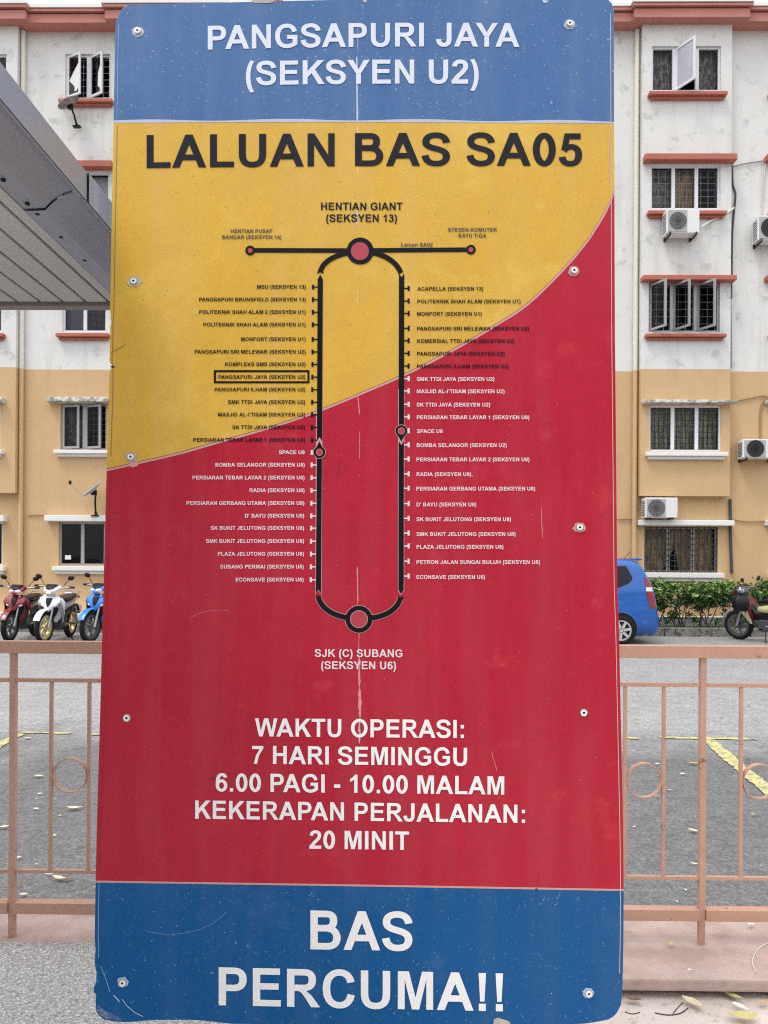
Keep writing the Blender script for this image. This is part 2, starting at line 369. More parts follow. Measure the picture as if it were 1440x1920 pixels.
for c, (a, b) in enumerate([(120, 205), (440, 525), (775, 860), (1090, 1175), (1447, 1532)]):
    for lv in range(5):
        if c == 3: continue
        tb = LV if c >= 3 else LL
        st = dict(sash=[], curtain=None, grille=None, frame='w', glass='t')
        x = (a, b)
        if c == 0:
            x = [(122, 207), (163, 203), (117, 200), (113, 200), (110, 197)][lv]
            if lv == 1: x = (120, 205)
            st = [dict(sash=[(0, 26, .42), (1, 30, .42)], curtain=None, grille='pale', frame='w', glass='t', sashglass='tint', torn=True, noglass=True),
                  dict(sash=[], curtain=['l', 'l'], grille=None, frame='w', glass='c'),
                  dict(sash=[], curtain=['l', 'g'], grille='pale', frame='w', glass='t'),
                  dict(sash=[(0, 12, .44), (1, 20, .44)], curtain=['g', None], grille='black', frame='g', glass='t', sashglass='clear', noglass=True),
                  dict(sash=[], curtain=None, grille=None, frame='g', glass='t', notice=True)][lv]
        reg(x[0], x[1], lv, 'm', tb, 2, **st)

def wallgrid(mbw, mbt, x0, x1, z0, z1, Y, holes):
    xs = sorted({x0, x1, *[v for h in holes for v in h[:2] if x0 < v < x1]}); zs = sorted({z0, z1, *([ZSPLIT] if z0 < ZSPLIT < z1 else []), *[v for h in holes for v in h[2:] if z0 < v < z1]})
    for i in range(len(xs) - 1):
        for j in range(len(zs) - 1):
            cx_, cz_ = (xs[i] + xs[i + 1]) / 2, (zs[j] + zs[j + 1]) / 2
            if any(h[0] < cx_ < h[1] and h[2] < cz_ < h[3] for h in holes): continue
            (mbw if cz_ > ZSPLIT else mbt).add([(xs[i], Y, zs[j]), (xs[i + 1], Y, zs[j]), (xs[i + 1], Y, zs[j + 1]), (xs[i], Y, zs[j + 1])], [(0, 1, 2, 3)])
    for h in holes:
        if not (x0 <= h[0] and h[1] <= x1): continue
        q = mbw if h[2] > ZSPLIT else mbt; e = .16
        q.add([(h[0], Y, h[2]), (h[0], Y, h[3]), (h[0], Y + e, h[3]), (h[0], Y + e, h[2])], [(0, 1, 2, 3)])
        q.add([(h[1], Y, h[2]), (h[1], Y, h[3]), (h[1], Y + e, h[3]), (h[1], Y + e, h[2])], [(3, 2, 1, 0)])
        q.add([(h[0], Y, h[3]), (h[1], Y, h[3]), (h[1], Y + e, h[3]), (h[0], Y + e, h[3])], [(0, 1, 2, 3)])
        q.add([(h[0], Y, h[2]), (h[1], Y, h[2]), (h[1], Y + e, h[2]), (h[0], Y + e, h[2])], [(3, 2, 1, 0)])
mw, mt = MB(), MB(); XL, XR = -15.0, 17.0
# main wall in stretches between the bumps, and the ground storey through
edges = [XL] + [v for p in BX for v in p] + [XR]
edges[1] = max(edges[1], XL + .5)
wallgrid(mw, mt, XL, XR, Z0, ZB, YM, [h for h in openings['m'] if h[3] < ZB + .3])
upper = [h for h in openings['m'] if h[3] >= ZB + .3]
for i in range(0, len(edges) - 1, 2):
    wallgrid(mw, mt, edges[i], edges[i + 1], ZB, ZT, YM, [h for h in upper if edges[i] < h[0] < edges[i + 1]])
for (a, b) in BX:
    wallgrid(mw, mt, a, b, ZB, ZT, YB, [h for h in openings['b'] if a < h[0] < b])
    for xx, o in ((a, (0, 1, 2, 3)), (b, (3, 2, 1, 0))):
        mw.add([(xx, YM, ZSPLIT), (xx, YB, ZSPLIT), (xx, YB, ZT), (xx, YM, ZT)], [o]); mt.add([(xx, YM, ZB), (xx, YB, ZB), (xx, YB, ZSPLIT), (xx, YM, ZSPLIT)], [o])
    mt.add([(a, YB, ZB), (b, YB, ZB), (b, YM, ZB), (a, YM, ZB)], [(3, 2, 1, 0)])
# sides, back and a flat top so the block has real depth
for z0, z1, q in ((Z0, ZSPLIT, mt), (ZSPLIT, ZT, mw)):
    for xx, o in ((XL, (0, 1, 2, 3)), (XR, (3, 2, 1, 0))): q.add([(xx, 28, z0), (xx, YM, z0), (xx, YM, z1), (xx, 28, z1)], [o])
    q.add([(XL, 28, z0), (XR, 28, z0), (XR, 28, z1), (XL, 28, z1)], [(3, 2, 1, 0)])
mw.build('upper_wall', m_wallw, bld, True, label='white painted upper wall'); mt.build('lower_wall', m_wallt, bld, True, label='tan painted lower wall')

def barmesh(x0, x1, z0, z1, Y, nx, nz, r):
    m = MB()
    for i in range(nx + 1): x = x0 + (x1 - x0) * i / nx; m.box(x - r, x + r, Y - r, Y + r, z0, z1)
    for j in range(nz + 1): z = z0 + (z1 - z0) * j / nz; m.box(x0, x1, Y - r * 1.02 - .004, Y + r * .9 - .004, z - r, z + r)
    return m
CUR = dict(p=m_curtp, b=m_curtb, g=m_curtg_refl, l=m_curtl)
def curtain_mesh(x0, x1, z0, z1, Y, shape=None):
    m = MB(); k = 24; vs = []
    for i in range(k + 1):
        t = i / k; x = x0 + (x1 - x0) * t; yy = Y + .025 * math.sin(t * (x1 - x0) * 42) + .01 * math.sin(t * 61)
        for z in (0, .25, .5, .75, 1):
            xx = x
            if shape: xx = shape(t, z)
            vs.append((xx, yy, z0 + (z1 - z0) * z))
    for i in range(k):
        for j in range(4): m.add([], [])
    m.add(vs, [(i * 5 + j, (i + 1) * 5 + j, (i + 1) * 5 + j + 1, i * 5 + j + 1) for i in range(k) for j in range(4)], 0, True)
    return m
for d in WIN:
    x0, x1, z0, z1, Y, n = d['x0'], d['x1'], d['z0'], d['z1'], d['Y'], d['n']
    fm = m_frame if d['frame'] == 'w' else m_framegrey; t = .045; yf = Y + .05
    m = MB()
    m.box(x0, x1, yf, yf + .06, z1 - t, z1); m.box(x0, x1, yf, yf + .06, z0, z0 + t)
    m.box(x0, x0 + t, yf, yf + .06, z0 + t, z1 - t); m.box(x1 - t, x1, yf, yf + .06, z0 + t, z1 - t)
    w = m.build('window', fm, bld, True)
    cw = (x1 - x0) / n
    for i in range(1, n):
        x = x0 + cw * i; MB().box(x - .04, x + .04, yf - .006, yf + .058, z0 + t, z1 - t).build('mullion', fm, w, True)
    opened = [s[0] for s in d['sash']]
    for i in range(n):
        if i in opened: continue
        a = x0 + cw * i + (.045 if i == 0 else .04); b = x0 + cw * (i + 1) - .04
        MB().add([(a, yf + .03, z0 + t), (b, yf + .03, z0 + t), (b, yf + .03, z1 - t), (a, yf + .03, z1 - t)], [(0, 1, 2, 3)]).build('pane', m_tint if d['glass'] == 't' else m_glass, w, True)
    for (i, ang, wd) in d['sash']:
        sf = MB(); hx = x0 + cw * i + .03; hy = yf - .005; zz0, zz1 = z0 + .03, z1 - .03; a = R(ang)
        q = lambda u, v, z: (hx + u * math.cos(a) + v * math.sin(a), hy - u * math.sin(a) + v * math.cos(a), z)
        def fb(u0_, u1_, za, zb, sb):
            vs = [q(u0_, 0, za), q(u1_, 0, za), q(u1_, .035, za), q(u0_, .035, za), q(u0_, 0, zb), q(u1_, 0, zb), q(u1_, .035, zb), q(u0_, .035, zb)]
            sb.add(vs, [(0, 3, 2, 1), (4, 5, 6, 7), (0, 1, 5, 4), (1, 2, 6, 5), (2, 3, 7, 6), (3, 0, 4, 7)])
        fb(0, .05, zz0, zz1, sf); fb(wd - .05, wd, zz0, zz1, sf); fb(.05, wd - .05, zz0, zz0 + .05, sf); fb(.05, wd - .05, zz1 - .05, zz1, sf)
        sf.build('open_sash', fm, w, True)
        gm = {'frost': m_frost, 'tint': m_tint, 'clear': m_glass}[d.get('sashglass', 'tint')]
        MB().add([q(.05, .018, zz0 + .05), q(wd - .05, .018, zz0 + .05), q(wd - .05, .018, zz1 - .05), q(.05, .018, zz1 - .05)], [(0, 1, 2, 3)]).build('sash_pane', gm, w, True)
        if d.get('torn'):
            H = zz1 - zz0; P = [(.36, .75), (.06, .40), (.24, .22), (.24, .1), (.30, .10), (.36, .16)] if i == 0 else [(.36, .7), (.29, .52), (.28, .22), (.34, .14), (.36, .2)]
            MB().add([q(u, .008, zz0 + v * H) for u, v in P], [tuple(range(len(P)))]).build('white_sash_piece', m_white, w, True)  # ragged white polygon near the free edge of the sash
    c = d['curtain']
    if c == 'split':
        xm = x0 + (x1 - x0) * .46
        def shL(t_, z): return x0 + .02 + (xm - x0 - .02) * t_ * (1 - .42 * max(0, 1 - z / .62) ** 1.2)
        def shR(t_, z): return x1 - .02 - (x1 - xm - .02) * (1 - t_) * (1 - .10 * max(0, 1 - z / .62))
        curtain_mesh(x0, xm, z0, z1, Y + .2, shL).build('curtain', m_curtb, w, True); curtain_mesh(xm, x1, z0, z1, Y + .21, shR).build('curtain', m_curtb, w, True)
    elif isinstance(c, list):
        for i, k in enumerate(c):
            if k: curtain_mesh(x0 + cw * i + .01, x0 + cw * (i + 1) - .01, z0, z1, Y + .26).build('curtain', CUR[k], w, True)  # the top right-bay window's grey ones imitate reflections, not cloth
    elif c: curtain_mesh(x0, x1, z0, z1, Y + .26).build('curtain', CUR[c], w, True)
    g = d['grille']
    if g == 'pale': barmesh(x0 + .06, x1 - .06, z0 + .06, z1 - .06, Y + .16, n * 3, 6, .005).build('grille', m_barw, w, True)
    if g == 'black': barmesh(x0 + .06, x1 - .06, z0 + .06, z1 - .06, Y + .13, n * 5, 7, .008).build('grille', m_bar, w, True)
    if g == 'outer': barmesh(x0 + .02, x1 - .02, z0 + .02, z1 - .02, Y + .02, 12, 8, .009).build('grille', m_bar, w, True)
    if d.get('notice'):
        a = W(122, 1041, Y + .07); b = W(133, 1049, Y + .07)
        MB().box(a.x, b.x, Y + .068, Y + .072, b.z, a.z).build('white_notice', m_white, w, True)
    # dark room behind
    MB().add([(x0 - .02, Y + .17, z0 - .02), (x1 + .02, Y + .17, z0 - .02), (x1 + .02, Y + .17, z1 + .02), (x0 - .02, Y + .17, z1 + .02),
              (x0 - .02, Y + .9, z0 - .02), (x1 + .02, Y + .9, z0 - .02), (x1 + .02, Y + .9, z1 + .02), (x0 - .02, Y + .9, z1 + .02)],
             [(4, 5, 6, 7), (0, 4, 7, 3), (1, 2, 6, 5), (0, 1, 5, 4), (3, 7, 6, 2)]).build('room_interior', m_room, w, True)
    up = d['lv'] <= 2; tm = m_red if up else m_white
    s1, s0 = d['sill']; hgt = s1 - s0; ov = .10
    sb = MB(); sb.bbox(x0 - ov, x1 + ov, Y - .16, Y + .05, s0 + hgt * .42, s1, .012); sb.bbox(x0 - ov * .45, x1 + ov * .45, Y - .09, Y + .05, s0, s0 + hgt * .42 - .003, .008)
    sb.build('sill', tm, w, True)
    if d['hood']:
        h1, h0 = d['hood']; hm = m_red if up else (m_mossy if d['lv'] == 3 else m_white)
        hx0, hx1 = (x0 - .19, x1 + .31) if x0 > 0 else (x0 - .27, x1 + .12)
        MB().bbox(hx0, hx1, Y - .2, Y + .05, h0, h1, .015).build('window_hood', hm, w, True)

# roof edge: soffit, fascia bands, gutter; steps out over every bump
def seg(a, b, yf, e):
    z = ZT                                  # e widens the stepped-out pieces at their ends, the others butt against them
    for nm, dy, z0_, z1_, ex, mm in (('fascia', 0, 0, .20, 0, m_pinkred), ('fascia', .05, .2005, .232, 0, m_purlin), ('cornice', -.06, .2325, .285, .05, m_pinkred), ('gutter', -.03, .2855, .308, .03, m_purlin), ('coping', -.08, .3085, .385, .07, m_white)):
        MB().box(a - ex * e, b + ex * e, yf + dy, YM + .4, z + z0_, z + z1_).build(nm, mm, bld, True)
yfb, yfm = 17.93, 18.07
cur_x = XL - .3
for (a, b) in BX:
    a2, b2 = a - .27, b + .30
    if a2 > cur_x + .01: seg(cur_x, a2, yfm, -1)
    seg(max(a2, XL - .3), b2, yfb, 1); cur_x = b2
seg(cur_x, XR + .3, yfm, -1)
# tiled gables above the eaves
def gable(px0, px1, parent):
    zt = ZT + .40; a = W(px0, 8, 18.3).x; b = W(px1, 8, 18.3).x; h = (b - a) / 2 * .62; xm = (a + b) / 2; y0, y1 = 18.25, 27.5
    m = MB(); t = .10
    for (xa, xb, s) in ((a, xm, 1), (b, xm, -1)):
        m.add([(xa, y0, zt), (xb, y0, zt + h), (xb, y1, zt + h), (xa, y1, zt), (xa + s * .04, y0, zt - t + .1), (xb, y0, zt + h - t), (xb, y1, zt + h - t), (xa + s * .04, y1, zt)],
              [(0, 1, 2, 3), (0, 1, 5, 4), (4, 5, 6, 7)])
    m.build('gable_roof', m_pinkred, parent, True)
    m = MB()
    for s, xa in ((1, a), (-1, b)):
        for k, (o, w_) in enumerate(((0, .07), (.10, .05))):
            dx = (xm - xa); m.add([(xa + s * o * 1.6, y0 - .03 - k * .01, zt), (xm, y0 - .03 - k * .01, zt + h - o), (xm, y0 - .03 - k * .01, zt + h - o - w_), (xa + s * (o + w_) * 1.6, y0 - .03 - k * .01, zt)], [(0, 1, 2, 3)])
    m.build('verge_board', m_red, parent, True)
    MB().add([(a + .2, y0 + .02, zt), (b - .2, y0 + .02, zt), (xm, y0 + .02, zt + h - .15)], [(0, 1, 2)]).build('gable_wall', m_wallw, parent, True)
for p in ((232, 560), (735, 1162), (1416, 1760)): gable(*p, bld)
MB().box(XL, XR, YM + .41, 28, ZT - .01, ZT + .35).build('roof_slab', m_purlin, bld, True)
# drain pipes, cables and conduits fixed to the wall
for px, yy in ((41, YM - .07), (1191.5, YM - .07), (412, YM - .07), (868, YM - .07)):
    for (zt, zb, mm) in ((ZT - .02, ZSPLIT, m_pipe), (ZSPLIT, .38, m_wallt)):
        p = W(px, 600, yy); MB().tube([(p.x, yy, zt), (p.x, yy, zb)], .055, 12, cap=False).build('drain_pipe', mm, bld, True)
def cable(pts, r, m, name='cable', Y=None):
    P = [W(p[0], p[1], p[2] if len(p) > 2 else Y) for p in pts]
    Q = []
    for i in range(len(P) - 1):
        p0, p1, p2, p3 = P[max(i - 1, 0)], P[i], P[i + 1], P[min(i + 2, len(P) - 1)]
        for k in range(6):
            t = k / 6; Q.append(.5 * ((2 * p1) + (p2 - p0) * t + (2 * p0 - 5 * p1 + 4 * p2 - p3) * t * t + (3 * p1 - p0 - 3 * p2 + p3) * t ** 3))
    Q.append(P[-1]); return MB().tube(Q, r, 6).build(name, m, bld, True)
m_dark = mat('dark_cable', (.06, .06, .065), .7); m_tanc = mat('tan_cable', (.35, .22, .10), .7); m_whc = mat('pale_cable', (.62, .60, .55), .6); m_gryc = mat('grey_cable', (.3, .3, .3), .7)
cable([(1373, 310), (1374, 345), (1379, 365), (1376, 400), (1373, 440), (1372, 500), (1371, 560)], .022, m_dark, Y=YM - .03)
cable([(1374, 312), (1400, 306), (1436, 301)], .014, m_gryc, Y=YM - .03); cable([(1436, 302), (1432, 340), (1429, 402)], .014, m_whc, Y=YM - .03)
cable([(1370, 560), (1371, 640), (1371, 690)], .02, m_gryc, Y=YM - .03)
cable([(1312, 428, 17.9), (1335, 413, YB - .04), (1356, 405, YB - .04), (1368, 396, YB - .04), (1376, 390, YM - .05)], .026, m_whc)
cable([(1374, 753), (1405, 747), (1434, 742), (1445, 752)], .016, m_tanc, Y=YM - .03); cable([(1437, 744), (1427, 765), (1426, 822)], .02, m_tanc, Y=YM - .03)
cable([(1369, 936), (1369.5, 975), (1370.5, 1030), (1372, 1075)], .034, m_dark, 'conduit', Y=YM - .04)
cable([(1158, 974), (1185, 973)], .014, m_tanc, Y=YM - .03); cable([(1372, 974), (1400, 978), (1436, 977)], .014, m_tanc, Y=YM - .03)
cable([(52, 967), (68, 966), (88, 966)], .014, m_tanc, Y=YM - .03)

# ------------------------------------------------------------------ air conditioners
def ac(label, px0, px1, py0, py1, Yw, fan, bracket=True, dark=False, bmode='w'):
    depth = .30; Yf = Yw - depth - .08
    a = W(px0, py1, Yf); b = W(px1, py0, Yf); wd, ht = b.x - a.x, b.z - a.z
    t = thing('air_conditioner', label, 'air conditioner', (a.x, Yf, a.z), 0, 'outdoor air conditioner units')
    MB().bbox(0, wd, 0, depth, .03, ht, .018).build('casing', m_acw, t)
    fw = wd * .62
    MB().bbox(.03, fw, -.012, .01, .05, ht - .03, .008).build('fan_panel', mat('fan_panel_' + str(int(px0)), (.40, .39, .38), .6) , t)
    g = MB(); c = (fw / 2 + .02, -.016, ht / 2 + .01); rr = min(fw, ht) * .42
    g.disc((c[0], -.014, c[2]), (0, -1, 0), 0.001, rr, .004, 32, 0)
    for k in range(6): g.torus((c[0], -.024, c[2]), (0, 1, 0), rr * (k + 1) / 6.2, .004, 28, 4, 1)
    for k in range(8):
        an = k * math.pi / 8; dx, dz = math.cos(an) * rr, math.sin(an) * rr
        g.tube([(c[0] - dx, -.026, c[2] - dz), (c[0] + dx, -.026, c[2] + dz)], .003, 4, 1)
    g.build('fan_guard', [m_acdark if dark else m_acfan, m_acdark if not dark else m_blackp], t)
    s = MB()
    for k in range(9): z = .08 + k * (ht - .14) / 9; s.box(-.006, .0, .05, depth - .05, z, z + .018)
    s.build('side_louvre', m_acdark, t)
    MB().bbox(wd - .04, wd + .03, depth * .3, depth * .8, .08, ht * .45, .01).build('valve_cover', m_acw, t)
    if bracket:
        for x in (.06, wd - .1):
            br = MB(); br.box(x, x + .035, -.02, depth + .085, -.03, .0); br.box(x, x + .035, depth + .045, depth + .085, -.03, .24)
            br.box(x + .002, x + .033, -.03, -.02, -.03, .05)
            
            br.build('bracket', m_blackp, t)
    else:
        for x in (.08, wd - .16): MB().box(x, x + .08, .02, depth - .02, 0, .03).build('foot', m_blackp, t)
    return t
ac('white air conditioner unit bracketed under the curtained third-floor window', 1250, 1312, 391, 439, YB, 1)
ac('white air conditioner unit sitting on the white hood above the barred ground-floor window', 1210, 1271, 933, 973, YM - .05, 1, False)
ac('white air conditioner unit with dark fan on the tan wall, cut by the frame edge', 1393, 1462, 823, 861, YM, 1, True, True)
ac('white air conditioner unit with black fan high on the white wall at the right edge', 1421, 1492, 404, 452, YM, 1, True, True)

# ------------------------------------------------------------------ satellite dishes
def dish(label, c, normal, r, foot, m, Y, lnb=True, flip=1):
    C = W(c[0], c[1], Y); Fp = W(foot[0], foot[1], Y + .3); t = thing('satellite_dish', label, 'satellite dish', tuple(Fp), 0, 'satellite dishes on the facade')
    n = Vector(normal).normalized(); u = n.cross(Vector((0, 0, 1))).normalized(); w = n.cross(u); L = C - Fp
    vs = []; N = 28
    for k in range(7):
        q = k / 6; rr = r * q
        for i in range(N):
            a = 2 * math.pi * i / N; vs.append(L + u * rr * math.cos(a) + w * rr * math.sin(a) * .9 + n * (.16 * r * 1.6 * (q * q - 1)))
    fs = [(k * N + i, k * N + (i + 1) % N, (k + 1) * N + (i + 1) % N, (k + 1) * N + i) for k in range(6) for i in range(N)]
    MB().add(vs, fs, 0, True).build('reflector', m, t)
    MB().torus(L, n, r * .955, .012, 28, 5).build('rim', m, t)
    back = L - n * (.3 * r)
    MB().tube([back, back + Vector((0.02, .05, -.06)), (L * .45) + Vector((.03 * flip, .0, 0)), (0, 0, 0.0)], .022, 8).build('mast', m_blackp, t)
    MB().bbox(back.x - .06, back.x + .06, back.y - .04, back.y + .05, back.z - .07, back.z + .05, .01).build('mount', m_blackp, t)
    MB().box(-.09, .09, -.09 if lnb else -.04, .06, -.03, .0).box(-.02, .02, -.05, .05, 0, .06).build('base_plate', m_blackp, t)
    if lnb:
        e = None
        low = L + w * r * .85 if w.z < 0 else L - w * r * .85
        e = low + Vector((-.24, -.12, .30)); MB().tube([low, e], .008, 6).build('feed_arm', m_metal, t); MB().ell(e, .035, .035, .05).build('receiver', m_blackp, t)
    return t
d1 = dish('tilted grey satellite dish standing on the hood of the ground-floor window', (171, 917), (-.62, -.35, .80), .30, (180, 966), m_dishg, YM - .45)
d2 = dish('dark weathered satellite dish below the top-floor window with ragged white patches', (128, 192), (-.50, -.30, .90), .27, (144, 236), m_dishd, YM - .42, False)

# ------------------------------------------------------------------ hedge of shrubs on the right, stems showing below
def shrub(cx, cy_, wd, ht, seed, label):
    r = random.Random(seed); z0 = .17; t = thing('flowering_shrub', label, 'shrub', (cx, cy_, z0), 0, 'hedge of leggy shrubs by the wall')
    st = MB(); tips = []
    for k in range(7):
        x, y = r.uniform(-.12, .12), r.uniform(-.07, .07); P = [Vector((x, y, -.03))]
        dx, dy = r.uniform(-.25, .25), r.uniform(-.1, .1)
        for q in range(1, 6): P.append(Vector((x + dx * q / 5 * 1.6 + r.uniform(-.03, .03), y + dy * q / 5 + r.uniform(-.02, .02), ht * .72 * q / 5)))
        st.tube(P, .012, 5, rs=[.016, .014, .012, .01, .008, .006]); tips.append(P[-1])
        st.tube([P[3], P[3] + Vector((r.uniform(-.25, .25), r.uniform(-.1, .1), .22))], .007, 4); tips += [P[-1], P[3] + Vector((r.uniform(-.2, .2), 0, .2))]
    st.build('stem', m_stem, t)
    lf = MB()
    cl = [(r.uniform(-wd / 2, wd / 2), r.uniform(-.16, .16), ht * r.uniform(.52, .97), r.uniform(.10, .2)) for _ in range(26)] + [(r.uniform(-wd / 2, wd / 2), r.uniform(-.16, .16), ht * r.uniform(.12, .5), r.uniform(.06, .12)) for _ in range(5)]
    for (x, y, z, q) in cl:
        for _ in range(int(190 * q + 10)):
            d = Vector((r.gauss(0, 1), r.gauss(0, .8), r.gauss(0, .75))) * q * .62; p = Vector((x, y, z)) + d
            if p.z < .05: continue
            if p.z > ht * 1.02 + .05 * math.sin(p.x * 9): continue
            a = Vector((r.gauss(0, 1), r.gauss(0, 1) - .3, r.gauss(0.5, .6))).normalized(); b = a.orthogonal().normalized(); b = Matrix.Rotation(r.uniform(0, 6.28), 3, a) @ b
            L = r.uniform(.04, .078); wv = L * .34; top = (p.z / ht)
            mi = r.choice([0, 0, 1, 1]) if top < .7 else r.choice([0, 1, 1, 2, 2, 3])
            lf.add([p - a * L, p + b * wv - a * L * .1, p + a * L, p - b * wv - a * L * .1], [(0, 1, 2, 3)], mi)
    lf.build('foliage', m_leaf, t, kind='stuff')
    return t
sh = [(5.35, .55), (5.98, .62), (6.55, .6), (7.10, .58), (7.68, .6), (8.25, .62), (8.8, .6), (9.4, .6), (4.75, .6), (4.1, .55), (3.5, .6)]
slab = ['leggy green shrub directly behind the blue car tail', 'bushy shrub below the left end of the barred window sill', 'green shrub with forked bare stems under the middle of the barred window',
        'low gapped shrub below the right end of the barred window', 'shrub right behind the front wheel of the black motorcycle', 'shrub behind the helmet on the black motorcycle', 'shrub at the right frame edge behind the motorcycle seat',
        'shrub beyond the right frame edge at the hedge end', 'shrub hidden behind the blue car rear window', 'shrub behind the blue car back door', 'shrub behind the middle of the blue car']
for i, (x, w_) in enumerate(sh): shrub(x, 17.68, w_ + .12, (1.05 if i != 3 else .98) + .04 * math.sin(i * 2.3), 20 + i, slab[i])
# a few red flowers are carried by the shrub behind the car
# ------------------------------------------------------------------ fence
YFc = 2.80
def fz(py, px=1300): return W(px, py, YFc - .015).z
fence = thing('steel_fence', 'peach painted steel fence with ring ornaments on a pink plinth, in front of the road', 'fence', (0, YFc, .25))
zt1, zt0 = fz(1211), fz(1234); FX0, FX1 = -4.2, 5.0
MB().bbox(FX0, FX1, YFc - .02, YFc + .02, zt0, zt1, .002).build('top_rail', m_fence, fence, True)
zb1, zb0 = fz(1706), fz(1727)
xp0, xp1 = W(24.5, 1500, YFc).x, W(1316, 1500, YFc).x; bay = (xp1 - xp0) / 3; q = bay / 6
zm1, zm0 = fz(1282), fz(1289); zl1, zl0 = fz(1645.5), fz(1652)
zr = W(1207, 1463, YFc).z
fr_post = None
proto = {}
def inst(name, x, make):
    if name not in proto:
        o = make(); proto[name] = o
    else:
        o = proto[name].copy(); COL.objects.link(o)
    o.location.x = x; return o
k0 = int((FX0 - xp0) / bay) ; 
for b in range(-3, 7):
    xa = xp0 + bay * b
    if xa < FX0 - .01 or xa > FX1: continue
    inst('post', xa, lambda: MB().bbox(-.0108, .0108, -.0108, .0108, -.05, zt0 - .251, .0015).build('post', m_fence, fence))
    if xa + bay > FX1 + .3: continue
    xe = xa + bay
    for (nm, z1, z0) in (('middle_rail', zm1, zm0), ('lower_rail', zl1, zl0)):
        inst(nm, xa, lambda: MB().bbox(.0112, bay - .0112, -.0075, .0075, z0 - .25, z1 - .25, .001).build(nm, m_fence, fence))
    inst('bottom_rail', xa, lambda: MB().bbox(.0112, bay - .0112, -.019, .021, zb0 - .25, zb1 - .25, .002).build('bottom_rail', m_fence, fence))
    for j in range(1, 6):
        inst('bar', xa + q * j, lambda: MB().bbox(-.006, .006, -.006, .006, zl1 - .2495, zm0 - .2505, .001).build('bar', m_fence, fence))
    for j in (1.5, 4.5):
        inst('ring', xa + q * j, lambda: MB().disc((0, -.008, zr - .25), (0, 1, 0), q / 2 - .0095, q / 2 - .0062, .022, 40).build('ring', m_fence, fence))

# ------------------------------------------------------------------ bus shelter roof on the left
can = thing('bus_shelter_roof', 'grey steel bus shelter roof with slatted soffit and deep gutter, seen from below', 'shelter', (-1.8, .6, .262))
ZG1, ZG0, ZC, YE, YN = 2.508, 2.442, 2.428, 2.462, -1.2
sect = [(-.72, ZG0), (-.72, ZG1), (-.735, ZG1), (-.735, ZG0 + .012), (-.745, ZG0 + .03), (-.76, ZG0 + .034), (-.79, ZG0 + .020), (-.812, ZG0 - .004), (-.819, ZG0 - .016), (-.863, ZG0 - .018), (-.863, ZG0 + .05), (-.70 - .02, ZG0)]
def gut(y0, y1, e):
    m = MB()
    prof = [(-.72 + e, ZG0 - e), (-.72 + e, ZG1), (-.726, ZG1), (-.726, ZG0 + .004), (-.736, ZG0 + .008), (-.752, ZG0 + .026 - e), (-.775, ZG0 + .018 - e), (-.800, ZG0 + .002 - e), (-.819, ZG0 - .017 - e), (-.866, ZG0 - .019 - e), (-.866, ZG0 + .06), (-.80, ZG0 + .075)]
    vs = [(x, y, z) for y in (y0, y1) for x, z in prof]; n = len(prof)
    m.add(vs, [(i, i + 1, n + i + 1, n + i) for i in range(n - 1)]); return m
gut(YN, 1.80, 0).build('gutter_section', m_canopy, can, True); gut(1.803, YE, .004).build('gutter_section', m_canopy, can, True)
gut(1.7995, 1.8035, -.0008).build('joint_strip', m_blackp, can, True)
m = MB()
for y in (1.52, 1.66, 1.77, 1.82, 1.95, 2.1, 1.36, 1.2): m.ell((-.845, y, ZG0 - .021), .006, .006, .004, 0, 8, 5)
m.build('screw', m_blackp, can, True)
xs0 = -.866
px_ = [-.866] + [-.9067 - .0727 * k for k in range(0, 22)]
for i in range(len(px_) - 1):
    MB().bbox(px_[i + 1] + .0048, px_[i] - .0048, YN, YE - .02, ZC - .006, ZC + .012, .002).build('soffit_plank', m_soffit, can, True)
MB().box(px_[-1], -.80, YN, YE - .001, ZC + .03, ZC + .05).build('roof_sheet', m_canopy, can, True)
MB().bbox(px_[-1], -.735, YE, YE + .04, ZC - .014, ZC + .07, .003).build('end_purlin', m_purlin, can, True)
for y in (.0, 2.3): MB().bbox(-2.28, -2.18, y, y + .1, .244, ZC + .03, .004).build('support_column', m_canopy, can, True)

# ------------------------------------------------------------------ the bus route sign board
BA = .0547; BC = Vector((-.0752, 1.8038, 1.7607)); BN = Vector((0, -math.cos(BA), math.sin(BA)))
def B(px, py, off=0.0):
    d = ray(px, py); p0 = BC + BN * off
    return CAM + d * ((p0 - CAM).dot(BN) / d.dot(BN))
def tab(T, v):
    if v <= T[0][0]: return T[0][1]
    for (a, b), (c, d) in zip(T, T[1:]):
        if v <= c: return b + (d - b) * (v - a) / (c - a)
    return T[-1][1]
def smoothtab(T, v):                               # Catmull-Rom through the table
    if v <= T[0][0]: return T[0][1] + (T[1][1] - T[0][1]) / (T[1][0] - T[0][0]) * (v - T[0][0])
    for i in range(len(T) - 1):
        if v <= T[i + 1][0]:
            x0, y0 = T[i]; x1, y1 = T[i + 1]; h = x1 - x0; t = (v - x0) / h
            m0 = (y1 - T[i - 1][1]) / (x1 - T[i - 1][0]) if i > 0 else (y1 - y0) / h
            m1 = (T[i + 2][1] - y0) / (T[i + 2][0] - x0) if i + 2 < len(T) else (y1 - y0) / h
            return (2*t**3-3*t*t+1)*y0 + (t**3-2*t*t+t)*h*m0 + (-2*t**3+3*t*t)*y1 + (t**3-t*t)*h*m1
    return T[-1][1]
